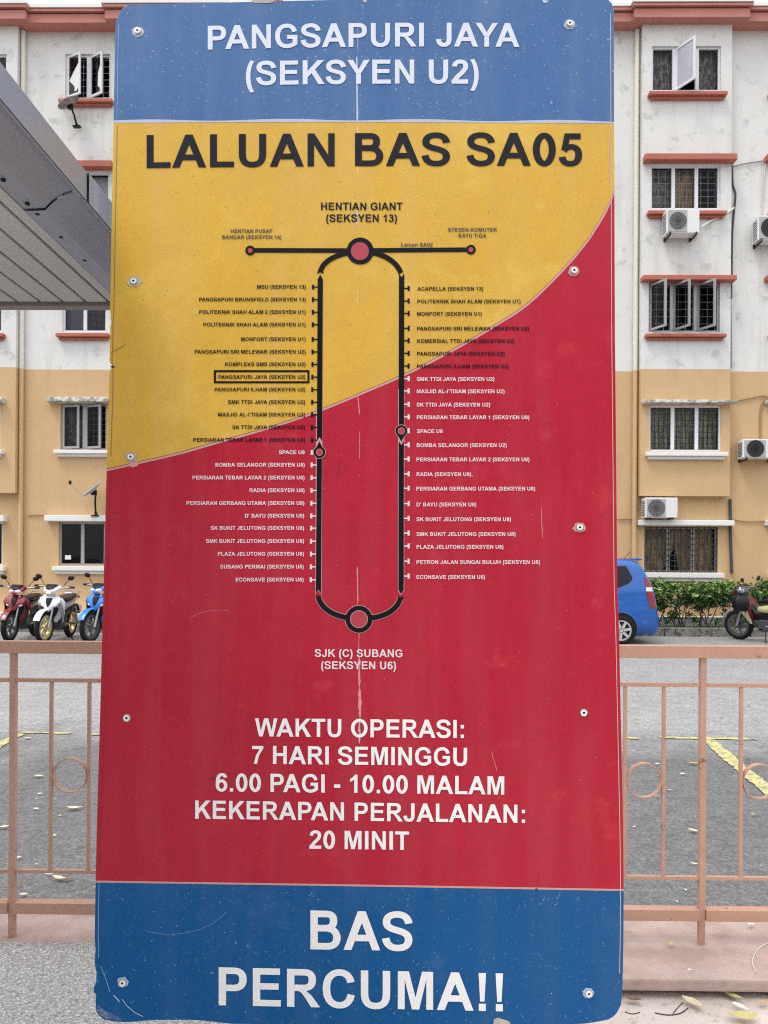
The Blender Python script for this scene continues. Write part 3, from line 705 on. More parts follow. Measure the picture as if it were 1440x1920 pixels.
TL = [(9, 240), (12, 235), (16, 230), (22, 225), (30, 220.5), (42, 217.5), (60, 216), (230, 213), (400, 209.5), (586, 206.5), (592, 208), (596, 207.4), (604, 209.3), (608, 207.5), (613, 206.6), (640, 206.6), (660, 206), (675, 205), (680, 206.5), (687, 211), (692, 207.5), (700, 205.5), (760, 204), (860, 200.5), (1180, 192), (1350, 187.3), (1560, 181.3), (1650, 179.3), (1760, 177.5), (1782, 179.3), (1800, 177.5), (1812, 178.5), (1823, 181), (1840, 180.5), (1851, 176), (1862, 175.5), (1863.5, 181), (1872, 179), (1890, 180), (1898, 181), (1905, 186), (1912, 196)]
TR = [(-8, 1130), (-4, 1137), (0, 1142.5), (8, 1148), (20, 1150.5), (60, 1151), (230, 1151.5), (630, 1153), (700, 1153.8), (1100, 1157.5), (1180, 1160.5), (1560, 1168.5), (1665, 1169.5), (1760, 1169), (1860, 1167), (1885, 1164), (1900, 1156), (1906, 1150), (1912, 1140)]
TT = [(0, 9), (.42, 0), (.7, -5), (.97, -5), (1, -4)]
TB = [(0, 1912), (.02, 1915.5), (.045, 1916.5), (.1, 1912.5), (.17, 1912), (.2, 1914), (.25, 1919.5), (.5, 1923), (.9, 1922), (.96, 1919), (1, 1912)]
TC = [(195, 881), (205, 878.5), (265, 865), (340, 847.5), (402, 829.5), (500, 802), (600, 768), (700, 726.5), (757, 702), (800, 680.5), (845, 657), (900, 626), (935, 604.5), (985, 572), (1040, 520), (1068, 490), (1093, 460), (1115, 429), (1138, 388), (1152, 356)]
SEAM1 = [(205, 230.5), (480, 229), (700, 229), (1153, 231.5)]
SEAM2 = [(175, 1652.5), (680, 1660), (1172, 1668.5)]
def bx(u, y): a, b = tab(TL, y), tab(TR, y); return a + (b - a) * u
def curve_u(T):
    def fn(u):
        y = smoothtab(T, 680)
        for _ in range(6): y = smoothtab(T, bx(u, y))
        return y
    return fn
cT = lambda u: tab(TT, u); cS1 = curve_u(SEAM1); cC = curve_u(TC); cS2 = curve_u(SEAM2); cB = lambda u: tab(TB, u)
us = sorted(set([0, .004, .01, .02, .03, .045] + [i / 40 for i in range(1, 40)] + [.985, .992, 1]))
def region(c0, c1, rows, off, o0=0, o1=0):
    vs = []
    for r_ in range(rows + 1):
        for u in us:
            a, b = c0(u) + o0, c1(u) + o1; y = a + (b - a) * r_ / rows; vs.append(B(bx(u, y), y, off))
    n = len(us)
    return MB().add(vs, [(r_ * n + i, (r_ + 1) * n + i, (r_ + 1) * n + i + 1, r_ * n + i + 1) for r_ in range(rows) for i in range(n - 1)])
def printmat(name, col, c2, rough=.42, spec=.5, spots=None, st=.10):
    return mat(name, col, .27, .22, streak=(1, (16, 16, 1.1), .45, .66, tuple(.72 * a + .28 * b for a, b in zip(col, (.45, .42, .40))), st), n=[(3.5, .4, c2), (26, .3, c2), (160, .25, c2)], spots=spots, bump=(380, .10, .002))
WEAR = lambda c, a=.35: (120, .66, .74, c, a)
m_pblue = printmat('print_blue_pale', (.045, .125, .30), (.065, .150, .34), .36, st=.22, spots=[WEAR((.5, .55, .68), .5), (7, .60, .8, (.14, .22, .42), .35)])  # top panel, a lighter blue than the bottom one
m_pyel = printmat('print_yellow', (.65, .395, .050), (.54, .325, .050), .42, st=.25, spots=[(180, .66, .72, (.30, .17, .06), .5), (4, .58, .8, (.72, .50, .11), .6)])
m_pred = printmat('print_red', (.44, .016, .038), (.36, .010, .028), .42, spots=[(170, .67, .73, (.12, .01, .02), .5), (9, .62, .8, (.52, .05, .07), .5)])
m_pblue2 = printmat('print_blue_deep', (.0015, .078, .24), (.003, .090, .255), .40, spots=[WEAR((.25, .33, .5), .5), (6, .62, .8, (.05, .12, .30), .5)])
m_pedge = mat('pale_pink_seam', (.56, .26, .25), .5, n=(20, .5, (.5, .33, .3)))
m_pedgeb = mat('pale_lilac_seam', (.38, .43, .60), .5, n=(20, .5, (.5, .46, .42)))
m_ink = mat('black_ink', (.006, .006, .011), .27, .18, n=(30, .3, (.02, .02, .026)))
m_inkd = mat('route_line_ink', (.005, .005, .008), .27, .18)
m_wht = mat('white_vinyl', (.82, .81, .80), .5, n=(40, .3, (.74, .73, .72)), spots=(160, .68, .74, (.4, .38, .36), .5))
m_wht2 = mat('blue_white_vinyl', (.62, .66, .76), .5, n=(40, .3, (.55, .58, .68)))
m_wht3 = mat('pinkish_white_ink', (.74, .62, .63), .5)
m_dotred = mat('stop_dot_red', (.40, .035, .06), .4)
m_alu = mat('aluminium_backing', (.36, .37, .38), .45, metal=.5)
m_scr = mat('pale_scratch', (.50, .40, .36), .6); m_scrb = mat('pale_blue_scratch', (.40, .50, .66), .6)
m_steelw = mat('bolt_steel', (.45, .44, .42), .35, metal=.8); m_chip = mat('bare_chip', (.50, .46, .42), .8, n=(60, .5, (.3, .27, .24)))
m_chipd = mat('dark_chip', (.06, .035, .03), .9)

sign = thing('bus_route_sign', 'tall bus route board in blue, yellow and red with the SA05 route map', 'sign', (BC.x, 1.88, .25))
# outline of the board
out = []
for i in range(0, 101): out.append((bx(i / 100, cT(i / 100)), cT(i / 100)))
for a, b in TR:
    if a > 0: out.append((b, a))
for i in range(100, -1, -1): out.append((bx(i / 100, cB(i / 100)), cB(i / 100)))
for a, b in reversed(TL):
    if a > 9: out.append((b, a))
cl = []
for p in out:
    if not cl or (abs(cl[-1][0] - p[0]) + abs(cl[-1][1] - p[1])) > .8: cl.append(p)
n = len(cl)
mb = MB(); mb.add([B(x, y, 0) for x, y in cl] + [B(x, y, 0) - BN * .012 for x, y in cl], [tuple(range(n))[::-1], tuple(range(n, 2 * n))] + [(i, (i + 1) % n, n + (i + 1) % n, n + i) for i in range(n)])
mb.build('board', m_alu, sign, True)
region(cT, cS1, 26, .0004).build('blue_top_panel', m_pblue, sign, True)
region(cS1, cC, 280, .0004).build('yellow_panel', m_pyel, sign, True)
region(cC, cS2, 120, .0004).build('red_panel', m_pred, sign, True)
region(cS2, cB, 50, .0004).build('blue_bottom_panel', m_pblue2, sign, True)
# pale seams between the colours
def band(c, o0, o1, off, m, ulo=0, uhi=1, wob=0):
    U = [u for u in us if ulo <= u <= uhi]; vs = []
    for u in U:
        y = c(u); a = o0 - (wob * (.5 + .5 * math.sin(u * 23)) if wob else 0)
        if callable(o1): bb = o1(u)
        else: bb = o1
        vs += [B(bx(u, y + a), y + a, off), B(bx(u, y + bb), y + bb, off)]
    MB().add(vs, [(2 * i, 2 * i + 1, 2 * i + 3, 2 * i + 2) for i in range(len(U) - 1)]).build('printed_seam', m, sign, True)
band(cS1, -3, 0, .0009, m_pedgeb, .0, 1, 3.2)
slope = lambda u: 4.0 * math.sqrt(1 + ((cC(min(1, u + .01)) - cC(max(0, u - .01))) / (9.5 * 2)) ** 2)
band(cC, 0, slope, .0009, m_pedge); band(cC, -1.0, 0, .0010, mat('thin_brown_print_line', (.16, .06, .03), .5)); band(cS2, -1.5, 2.2, .0009, m_pedge)
def vline(pts, w, m, off=.0012, name='scratch', parent=None):
    vs = []
    for i, (x, y, *k) in enumerate(pts):
        ww = w * (k[0] if k else 1); vs += [B(x - ww / 2, y, off), B(x + ww / 2, y, off)]
    return MB().add(vs, [(2 * i, 2 * i + 2, 2 * i + 3, 2 * i + 1) for i in range(len(pts) - 1)]).build(name, m, sign, True)
m_edl = mat('folded_edge_pale', (.60, .50, .42), .5); m_edd = mat('folded_edge_brown', (.24, .15, .05), .6); m_edr = mat('folded_edge_red', (.30, .008, .02), .4); m_edb = mat('folded_edge_blue', (.20, .32, .52), .4)
vline([(tab(TR, y) - 6, y) for y in range(25, 1840, 40)], 1.1, m_edl, name='folded_edge')
vline([(tab(TL, y) + 6, y) for y in range(45, 228, 20)], 1.2, m_edb, name='folded_edge')
vline([(tab(TL, y) + (7 if abs(y - 645) > 60 else 5), y) for y in range(235, 875, 20)], 1.2, m_edd, name='folded_edge')
vline([(tab(TL, y) + 7, y) for y in range(884, 1650, 30)], 1.4, m_edr, name='folded_edge')
vline([(tab(TL, y) + 6.5, y) for y in range(1656, 1800, 20)], 1.2, m_edb, name='folded_edge')
# support posts behind the board
for px in (490, 900):
    a = B(px, 40, -.014); b = B(px, 1880, -.014); t = MB(); w_ = .025
    zb = .244 if px < 700 else .165
    d = (b - a).normalized(); e = b + d * ((b.z - zb) / -d.z)
    t.add([a + Vector((-w_, .0, 0)), a + Vector((w_, .0, 0)), a + Vector((w_, .05, 0)), a + Vector((-w_, .05, 0)), e + Vector((-w_, 0, 0)), e + Vector((w_, 0, 0)), e + Vector((w_, .05, 0)), e + Vector((-w_, .05, 0))],
          [(0, 1, 2, 3), (7, 6, 5, 4), (0, 4, 5, 1), (1, 5, 6, 2), (2, 6, 7, 3), (3, 7, 4, 0)])
    t.build('support_post', m_metal, sign, True)

# ---- lettering: a bold grotesque drawn as strokes and polygons (units: 1000 per em, capitals 716 high)
HX, HY = 73, 61
def bez(p0, p1, p2, p3, n): return [tuple((1-t)**3*a + 3*(1-t)**2*t*b + 3*(1-t)*t*t*c + t**3*d for a, b, c, d in zip(p0, p1, p2, p3)) for t in [k / n for k in range(1, n + 1)]]
def S(path, closed=False, hx=HX, hy=HY): return ('S', path, closed, hx, hy)
def P(*pts): return ('P', pts)
def Rr(x0, y0, x1, y1): return ('P', ((x0, y0), (x1, y0), (x1, y1), (x0, y1)))
def EL(cx, cy, rx, ry, hx=HX, hy=HY):
    k = .5523; return S([('M', cx + rx, cy), ('C', cx + rx, cy + ry * k, cx + rx * k, cy + ry, cx, cy + ry), ('C', cx - rx * k, cy + ry, cx - rx, cy + ry * k, cx - rx, cy), ('C', cx - rx, cy - ry * k, cx - rx * k, cy - ry, cx, cy - ry), ('C', cx + rx * k, cy - ry, cx + rx, cy - ry * k, cx + rx, cy)], True, hx, hy)
GL = {
 'A': (722, [P((0, 0), (154, 0), (359, 500), (359, 716), (279, 716)), P((718, 0), (561, 0), (359, 500), (359, 716), (433, 716)), P((205, 163), (505, 163), (462, 283), (250, 283))]),
 'B': (722, [Rr(73, 0, 218, 716), S([('M', 180, 655), ('L', 395, 655), ('C', 485, 655, 527, 605, 527, 533), ('C', 527, 450, 480, 400, 380, 393), ('L', 180, 393)]), S([('M', 180, 393), ('L', 400, 393), ('C', 530, 380, 592, 310, 592, 222), ('C', 592, 110, 520, 61, 400, 61), ('L', 180, 61)])]),
 'C': (722, [S([('M', 600, 482), ('C', 578, 600, 495, 667, 380, 667), ('C', 220, 667, 122, 550, 122, 356), ('C', 122, 155, 225, 49, 375, 49), ('C', 490, 49, 582, 115, 604, 252)])]),
 'D': (722, [Rr(72, 0, 217, 716), S([('M', 180, 655), ('L', 330, 655), ('C', 510, 655, 600, 560, 600, 358), ('C', 600, 160, 510, 61, 335, 61), ('L', 180, 61)])]),
 'E': (667, [Rr(73, 0, 218, 716), Rr(217, 595, 604, 716), Rr(217, 315, 577, 435), Rr(217, 0, 618, 121)]),
 'F': (611, [Rr(74, 0, 218, 716), Rr(217, 595, 565, 716), Rr(217, 304, 514, 425)]),
 'G': (778, [S([('M', 630, 482), ('C', 600, 600, 520, 667, 402, 667), ('C', 228, 667, 120, 555, 120, 360), ('C', 120, 165, 230, 49, 405, 49), ('C', 490, 49, 570, 80, 650, 140)]), Rr(405, 265, 572, 385), Rr(570, 92, 714, 385)]),
 'H': (722, [Rr(73, 0, 218, 716), Rr(500, 0, 645, 716), Rr(217, 313, 501, 434)]),
 'I': (278, [Rr(68, 0, 213, 716)]),
 'J': (556, [S([('M', 408, 716), ('L', 408, 235), ('C', 408, 110, 350, 49, 252, 49), ('C', 155, 49, 97, 110, 93, 225)])]),
 'K': (722, [Rr(75, 0, 219, 716), P((219, 205), (219, 398), (514, 716), (708, 716)), P((335, 340), (440, 442), (722, 0), (536, 0))]),
 'L': (611, [Rr(76, 0, 221, 716), Rr(220, 0, 579, 121)]),
 'M': (833, [Rr(72, 0, 206, 716), Rr(628, 0, 762, 716), P((205, 716), (288, 716), (417, 228), (488, 0), (347, 0), (205, 564)), P((629, 716), (545, 716), (417, 228), (347, 0), (488, 0), (629, 564))]),
 'N': (722, [Rr(74, 0, 208, 716), Rr(509, 0, 643, 716), P((207, 716), (215, 716), (510, 238), (510, 0), (498, 0), (207, 478))]),
 'O': (778, [EL(389, 358, 272, 309)]),
 'P': (667, [Rr(73, 0, 218, 716), S([('M', 180, 655), ('L', 370, 655), ('C', 490, 655, 548, 600, 548, 496), ('C', 548, 385, 480, 331, 355, 331), ('L', 180, 331)])]),
 'R': (722, [Rr(73, 0, 218, 716), S([('M', 180, 655), ('L', 410, 655), ('C', 520, 655, 568, 605, 568, 514), ('C', 568, 415, 510, 360, 390, 360), ('L', 180, 360)]), P((290, 302), (420, 330), (560, 215), (717, 0), (544, 0), (420, 185), (350, 275))]),
 'S': (667, [S([('M', 556, 500), ('C', 542, 610, 455, 667, 338, 667), ('C', 205, 667, 120, 620, 120, 525), ('C', 120, 435, 195, 408, 335, 372), ('C', 480, 335, 552, 300, 552, 205), ('C', 552, 100, 465, 49, 335, 49), ('C', 195, 49, 120, 115, 104, 228)], False, 75, 60)]),
 'T': (611, [Rr(21, 595, 590, 716), Rr(234, 0, 378, 596)]),
 'U': (722, [S([('M', 144, 716), ('L', 144, 290), ('C', 144, 130, 205, 49, 360, 49), ('C', 510, 49, 572, 130, 572, 290), ('L', 572, 716)])]),
 'W': (944, [P((5, 716), (153, 716), (248, 224), (328, 0), (176, 0)), P((176, 0), (328, 0), (478, 560), (478, 716), (389, 716)), P((616, 0), (768, 0), (556, 716), (467, 716), (467, 560)), P((939, 716), (791, 716), (700, 224), (616, 0), (768, 0))]),
 'Y': (667, [Rr(260, 0, 405, 310), P((-1, 716), (168, 716), (335, 435), (405, 305), (260, 305)), P((665, 716), (498, 716), (335, 435), (260, 305), (405, 305))]),
 'V': (667, [P((0, 716), (159, 716), (334, 200), (410, 0), (257, 0)), P((667, 716), (511, 716), (334, 200), (257, 0), (410, 0))]),
 'Z': (611, [Rr(45, 595, 590, 716), Rr(20, 0, 595, 121), P((20, 110), (195, 121), (590, 606), (415, 596))]),
 '0': (556, [EL(278, 353, 168, 305)]),
 '1': (556, [P((394, 0), (257, 0), (257, 517), (90, 425), (90, 549), (190, 600), (283, 719), (394, 719))]),
 '2': (556, [S([('M', 108, 512), ('C', 118, 610, 180, 660, 285, 660), ('C', 385, 660, 438, 605, 438, 520), ('C', 438, 430, 350, 350, 255, 262), ('C', 190, 200, 150, 160, 130, 100)], False, 72, 60), Rr(25, 0, 511, 128)]),
 '3': (556, [S([('M', 108, 530), ('C', 125, 620, 185, 660, 275, 660), ('C', 365, 660, 418, 615, 418, 540), ('C', 418, 460, 370, 410, 240, 402)], False, 70, 58), S([('M', 200, 402), ('C', 380, 402, 446, 330, 446, 225), ('C', 446, 112, 375, 47, 268, 47), ('C', 165, 47, 105, 105, 95, 205)], False, 70, 58)]),
 '4': (556, [Rr(311, 0, 443, 719), Rr(18, 144, 532, 264), P((18, 255), (150, 255), (320, 510), (328, 719))]),
 '5': (556, [Rr(150, 578, 488, 706), P((82, 345), (205, 352), (262, 600), (150, 706)), S([('M', 130, 335), ('C', 190, 400, 240, 415, 290, 415), ('C', 395, 415, 446, 345, 446, 235), ('C', 446, 115, 375, 47, 268, 47), ('C', 170, 47, 110, 100, 98, 195)], False, 72, 58)]),
 '6': (556, [EL(285, 232, 168, 185, 70, 58), S([('M', 444, 545), ('C', 430, 620, 380, 660, 300, 660), ('C', 170, 660, 115, 540, 117, 240)], False, 70, 58)]),
 '7': (556, [P((43, 578), (43, 706), (512, 706), (512, 606), (330, 330), (255, 0), (118, 0), (205, 330), (355, 578))]),
 '8': (556, [EL(278, 533, 142, 130, 66, 55), EL(278, 215, 170, 168, 70, 58)]),
 '(': (333, [S([('M', 262, 728), ('C', 90, 500, 90, 10, 262, -210)], False, 66, 30)]),
 ')': (333, [S([('M', 71, 728), ('C', 243, 500, 243, 10, 71, -210)], False, 66, 30)]),
 '-': (333, [Rr(40, 190, 297, 327)]), ':': (333, [Rr(98, 0, 235, 137), Rr(98, 382, 235, 519)]), '.': (278, [Rr(72, 0, 209, 137)]),
 '!': (333, [Rr(98, 0, 235, 137), P((124, 178), (209, 178), (240, 716), (93, 716))]), "'": (238, [P((82, 452), (156, 452), (183, 716), (55, 716))]), ' ': (278, []),
 'a': (556, [S([('M', 100, 370), ('C', 115, 440, 170, 472, 260, 472), ('C', 370, 472, 410, 430, 410, 340), ('L', 415, 0)], False, 68, 54), S([('M', 400, 305), ('C', 300, 270, 105, 290, 105, 150), ('C', 105, 80, 160, 42, 225, 42), ('C', 330, 42, 400, 100, 400, 220)], False, 66, 50)]),
 'l': (278, [Rr(72, 0, 209, 716)]), 'n': (611, [Rr(66, 0, 203, 519), S([('M', 150, 340), ('C', 165, 430, 230, 468, 315, 468), ('C', 430, 468, 475, 420, 475, 300), ('L', 475, 0)], False, 68, 56)]),
 'u': (611, [Rr(405, 0, 542, 519), S([('M', 133, 519), ('L', 133, 220), ('C', 133, 100, 180, 50, 290, 50), ('C', 380, 50, 440, 90, 460, 180)], False, 68, 56)])}
KERN = {'AY': -80, 'YA': -74, 'PA': -74, 'LT': -74, 'LY': -80, 'TA': -60, 'AT': -60, 'RY': -30, 'AW': -50, 'WA': -50}
def strokepoly(path, closed, hx, hy, seg):
    pts = []
    for c in path:
        if c[0] == 'M': pts.append((c[1], c[2]))
        elif c[0] == 'L': pts.append((c[1], c[2]))
        else: pts += bez(pts[-1], (c[1], c[2]), (c[3], c[4]), (c[5], c[6]), seg)
    if closed: pts = pts[:-1]
    n = len(pts); L = []; Rr_ = []
    for i in range(n):
        a = pts[(i - 1) % n] if (closed or i > 0) else pts[i]; b = pts[(i + 1) % n] if (closed or i < n - 1) else pts[i]
        dx, dy = b[0] - a[0], b[1] - a[1]; l = math.hypot(dx, dy) or 1; nx, ny = -dy / l, dx / l
        L.append((pts[i][0] + nx * hx, pts[i][1] + ny * hy)); Rr_.append((pts[i][0] - nx * hx, pts[i][1] - ny * hy))
    quads = [(L[i], L[(i + 1) % n], Rr_[(i + 1) % n], Rr_[i]) for i in range(n if closed else n - 1)]
    return quads
def glyph(ch, seg):
    adv, comps = GL[ch]; out_ = []
    for k, c in enumerate(comps):
        if c[0] == 'P': out_.append((k, [tuple(c[1])]))
        else: out_.append((k, strokepoly(c[1], c[2], c[3], c[4], seg)))
    return adv, out_
GC = {}
def text(s, x0, y0, x1, y1, m, ym=None, cap=None, fat=0):
    seg = 10 if (x1 - x0) / len(s) > 14 else 4
    pen = 0; items = []; xs = []
    for i, ch in enumerate(s):
        if i and s[i-1] + ch in KERN: pen += KERN[s[i-1] + ch]
        if (ch, seg) not in GC: GC[(ch, seg)] = glyph(ch, seg)
        adv, g = GC[(ch, seg)]; items.append((pen, g))
        for _, qs in g:
            for q_ in qs: xs += [pen + p[0] for p in q_]
        pen += adv
    mn, mx = min(xs), max(xs); sx = (x1 - x0) / (mx - mn); sy = cap / 716 if cap else sx
    mb = MB()
    def T(ux, uy, off):
        t = (ux - mn) / (mx - mn); X = x0 + (x1 - x0) * t
        if ym is None: Yb = y0 + (y1 - y0) * t
        else: Yb = y0 * 2 * (t - .5) * (t - 1) + ym * 4 * t * (1 - t) + y1 * 2 * t * (t - .5)
        sl = ((y1 - y0) / (x1 - x0)) * .6
        return B(X - 0 * sl, Yb - uy * sy, off)
    for pen_, g in items:
        for k, qs in g:
            for q_ in qs: mb.add([T(pen_ + px, py, .0016 + k * .0001) for px, py in q_], [tuple(range(len(q_)))])
        if seg == 10 and g: mb.build('letter', m, sign, True); mb = MB()
    if mb.v: mb.build('lettering', m, sign, True)
text('PANGSAPURI JAYA', 389.5, 93, 974, 88, m_wht2, 87.6, 44.5); text('(SEKSYEN U2)', 461, 160, 897.5, 157, m_wht2, 157, 45)
text('LALUAN BAS SA05', 275, 315, 1091.5, 311, m_ink, 311.3, 61.8)
text('HENTIAN GIANT', 602, 393.8, 755, 393.8, m_ink); text('(SEKSYEN 13)', 611.5, 416, 744.5, 416, m_ink)
m_ink2 = mat('thin_dark_ink', (.05, .035, .03), .45)
for a in (('HENTIAN PUSAT', 432.7, 436.7, 510.5, 436.7), ('BANDAR (SEKSYEN 14)', 416.5, 448, 527.5, 448), ('STESEN KOMUTER', 840, 434.2, 932, 434.2), ('BATU TIGA', 860, 445.2, 912, 445.2), ('Laluan SA02', 752.5, 462.3, 811.3, 462.3)): text(*a, m_ink2)
LEFT = [('MSU (SEKSYEN 13)', 482, 573.3, 541.3), ('PANGSAPURI BRUNSFIELD (SEKSYEN 13)', 373.5, 573.3, 565), ('POLITEKNIK SHAH ALAM 2 (SEKSYEN U1)', 373.5, 573, 588.5), ('POLITEKNIK SHAH ALAM (SEKSYEN U1)', 381.3, 573, 612), ('MONFORT (SEKSYEN U1)', 452, 573, 639.5),
 ('PANGSAPURI SRI MELEWAR (SEKSYEN U2)', 365, 573, 663), ('KOMPLEKS SMS (SEKSYEN U2)', 422, 572.7, 686.5), ('PANGSAPURI JAYA (SEKSYEN U2)', 409.5, 572.5, 710.3), ('PANGSAPURI ILHAM (SEKSYEN U2)', 402.5, 572.5, 733.8), ('SMK TTDI JAYA (SEKSYEN U2)', 427.5, 572.3, 757.3),
 ("MASJID AL-I'TISAM (SEKSYEN U2)", 409, 572, 780.8), ('SK TTDI JAYA (SEKSYEN U2)', 435.5, 572, 804.5), ('PERSIARAN TEBAR LAYAR 1 (SEKSYEN U8)', 362.5, 572, 828.3), ('SPACE U8', 522.8, 571.3, 851.5), ('BOMBA SELANGOR (SEKSYEN U8)', 404, 571.3, 875), ('PERSIARAN TEBAR LAYAR 2 (SEKSYEN U8)', 361, 571, 899),
 ('RADIA (SEKSYEN U8)', 468, 571, 922.8), ('PERSIARAN GERBANG UTAMA (SEKSYEN U8)', 349.8, 570.6, 946.8), ("D' BAYU (SEKSYEN U8)", 459.3, 570.4, 970.5), ('SK BUKIT JELUTONG (SEKSYEN U8)', 395, 570.2, 993.5), ('SMK BUKIT JELUTONG (SEKSYEN U8)', 386, 570, 1018), ('PLAZA JELUTONG (SEKSYEN U8)', 408.5, 569.8, 1042),
 ('SUBANG PERMAI (SEKSYEN U6)', 412.8, 569.5, 1066), ('ECONSAVE (SEKSYEN U6)', 442, 569.2, 1090.3)]
RIGHT = [('ACAPELLA (SEKSYEN 13)', 782.5, 906, 545), ('POLITEKNIK SHAH ALAM (SEKSYEN U1)', 782.7, 976, 568.7), ('MONFORT (SEKSYEN U1)', 782, 903.5, 592), ('PANGSAPURI SRI MELEWAR (SEKSYEN U2)', 782.2, 992, 619.7), ('KOMERSIAL TTDI JAYA (SEKSYEN U2)', 782.3, 965, 643), ('PANGSAPURI JAYA (SEKSYEN U2)', 782, 946.5, 666.7),
 ('PANGSAPURI ILHAM (SEKSYEN U2)', 782, 954, 690.5), ('SMK TTDI JAYA (SEKSYEN U2)', 781.3, 927, 714.3), ("MASJID AL-I'TISAM (SEKSYEN U2)", 781.5, 946, 737.3), ('SK TTDI JAYA (SEKSYEN U2)', 781, 919, 762.3), ('PERSIARAN TEBAR LAYAR 1 (SEKSYEN U8)', 781.5, 992.5, 786), ('SPACE U8', 781.5, 830, 812),
 ('BOMBA SELANGOR (SEKSYEN U2)', 781.3, 950, 838.3), ('PERSIARAN TEBAR LAYAR 2 (SEKSYEN U8)', 781, 992.7, 865), ('RADIA (SEKSYEN U8).', 781, 886, 892.7), ('PERSIARAN GERBANG UTAMA (SEKSYEN U8)', 780.8, 1003.5, 919.8), ("D' BAYU (SEKSYEN U8)", 781, 893, 949.5), ('SK BUKIT JELUTONG (SEKSYEN U8)', 780.8, 958, 977.2),
 ('SMK BUKIT JELUTONG (SEKSYEN U8)', 780.8, 966.5, 1005), ('PLAZA JELUTONG (SEKSYEN U8)', 781, 944, 1029), ('PETRON JALAN SUNGAI BULUH (SEKSYEN U6)', 781, 1012.3, 1057.5), ('ECONSAVE (SEKSYEN U6)', 781, 909.5, 1085.5)]
def prect(mb, x0, x1, y0, y1, off=.0014): mb.add([B(x0, y1, off), B(x1, y1, off), B(x1, y0, off), B(x0, y0, off)], [(0, 1, 2, 3)])
tk_b, tk_w = MB(), MB()
for i, (s, a, b, y) in enumerate(LEFT):
    w_ = i >= 13; text(s, a, y, b, y, m_wht3 if w_ else m_ink); k = tk_w if w_ else tk_b; bx0 = 585 - (y - 540) * .0078; ty = y - 3.2
    if 'SPACE' in s: prect(k, bx0, bx0 + 4, ty - 4.5, ty + 4.5)
    else: prect(k, bx0, bx0 + 4, ty - 4.5, ty + 4.5); prect(k, bx0 + 4, bx0 + 11.5, ty - 1.2, ty + 1.2)
for i, (s, a, b, y) in enumerate(RIGHT):
    w_ = i >= 7; text(s, a, y, b, y, m_wht3 if w_ else m_ink); k = tk_w if w_ else tk_b; ty = y - 4.3 - (1.0 if y > 930 else 0); xo = 764.2
    prect(k, xo, xo + 4, ty - 4.7, ty + 4.7)
    if 'SPACE' not in s: prect(k, 757.5, xo, ty - 1.2, ty + 1.2)
tk_b.build('stop_tick', m_ink, sign, True); tk_w.build('stop_tick', m_wht3, sign, True)
fr = MB()
for r_ in ((401, 580.3, 694, 697.8), (401, 580.3, 714.8, 718.6), (401, 404.8, 697.8, 714.8), (576.5, 580.3, 697.8, 714.8)): prect(fr, *r_)
fr.build('stop_frame', m_ink, sign, True)
text('SJK (C) SUBANG', 590, 1231.7, 754.5, 1232.3, m_wht3, None, 14.6); text('(SEKSYEN U6)', 602, 1254.3, 742.5, 1255, m_wht3, None, 14.6)
text('WAKTU OPERASI:', 478, 1380.7, 870, 1383.9, m_wht, None, 34); text('7 HARI SEMINGGU', 472.5, 1432, 876, 1436, m_wht, None, 34); text('6.00 PAGI - 10.00 MALAM', 404.5, 1483.8, 945.5, 1490, m_wht, None, 34.3)
text('KEKERAPAN PERJALANAN:', 366, 1535, 984.5, 1543.2, m_wht, None, 34.3); text('20 MINIT', 580, 1591.3, 767, 1593.6, m_wht, None, 34.5)
text('BAS', 582, 1780, 773.5, 1783, m_wht, None, 73); text('PERCUMA!!', 410, 1884.8, 943.3, 1896.4, m_wht, None, 71.3)
# route diagram
def pline(pts, w, m, off, name='route_line', endcut=None):
    vs = []; n_ = len(pts)
    for i, (x, y) in enumerate(pts):
        a = pts[max(i - 1, 0)]; b = pts[min(i + 1, n_ - 1)]; dx, dy = b[0] - a[0], b[1] - a[1]; l = math.hypot(dx, dy); nx, ny = -dy / l * w / 2, dx / l * w / 2
        vs += [B(x + nx, y + ny, off), B(x - nx, y - ny, off)]
    return MB().add(vs, [(2 * i, 2 * i + 1, 2 * i + 3, 2 * i + 2) for i in range(n_ - 1)]).build(name, m, sign, True)
def ppoly(pts, m, off, name='route_line'): return MB().add([B(x, y, off) for x, y in pts], [tuple(range(len(pts)))]).build(name, m, sign, True)
def pcirc(x, y, r, m, off, name='stop_dot'): return ppoly([(x + r * math.cos(a), y + r * math.sin(a)) for a in [2 * math.pi * k / 40 for k in range(40)]], m, off, name)
def cub(a, b, c, d): return [a] + bez(a, b, c, d, 14)
m_halo = mat('pale_line_outline', (.52, .30, .28), .5)
pline([(469, 469.3), (675, 469.8)], 8.6, m_inkd, .0015); pline([(675, 469.6), (883, 468)], 8.6, m_inkd, .0015)
pline(cub((653, 474), (625, 479), (602, 493), (601, 511)), 9.6, m_inkd, .0017); pline(cub((698, 474), (725, 478), (746, 494), (751.5, 512)), 9.6, m_inkd, .0017)
ppoly([(595, 509), (606, 509), (606.5, 513), (601, 508), (595.3, 513)][:2] + [(606.3, 513.5), (600.8, 509.5), (595.2, 513.5)], m_inkd, .0018)
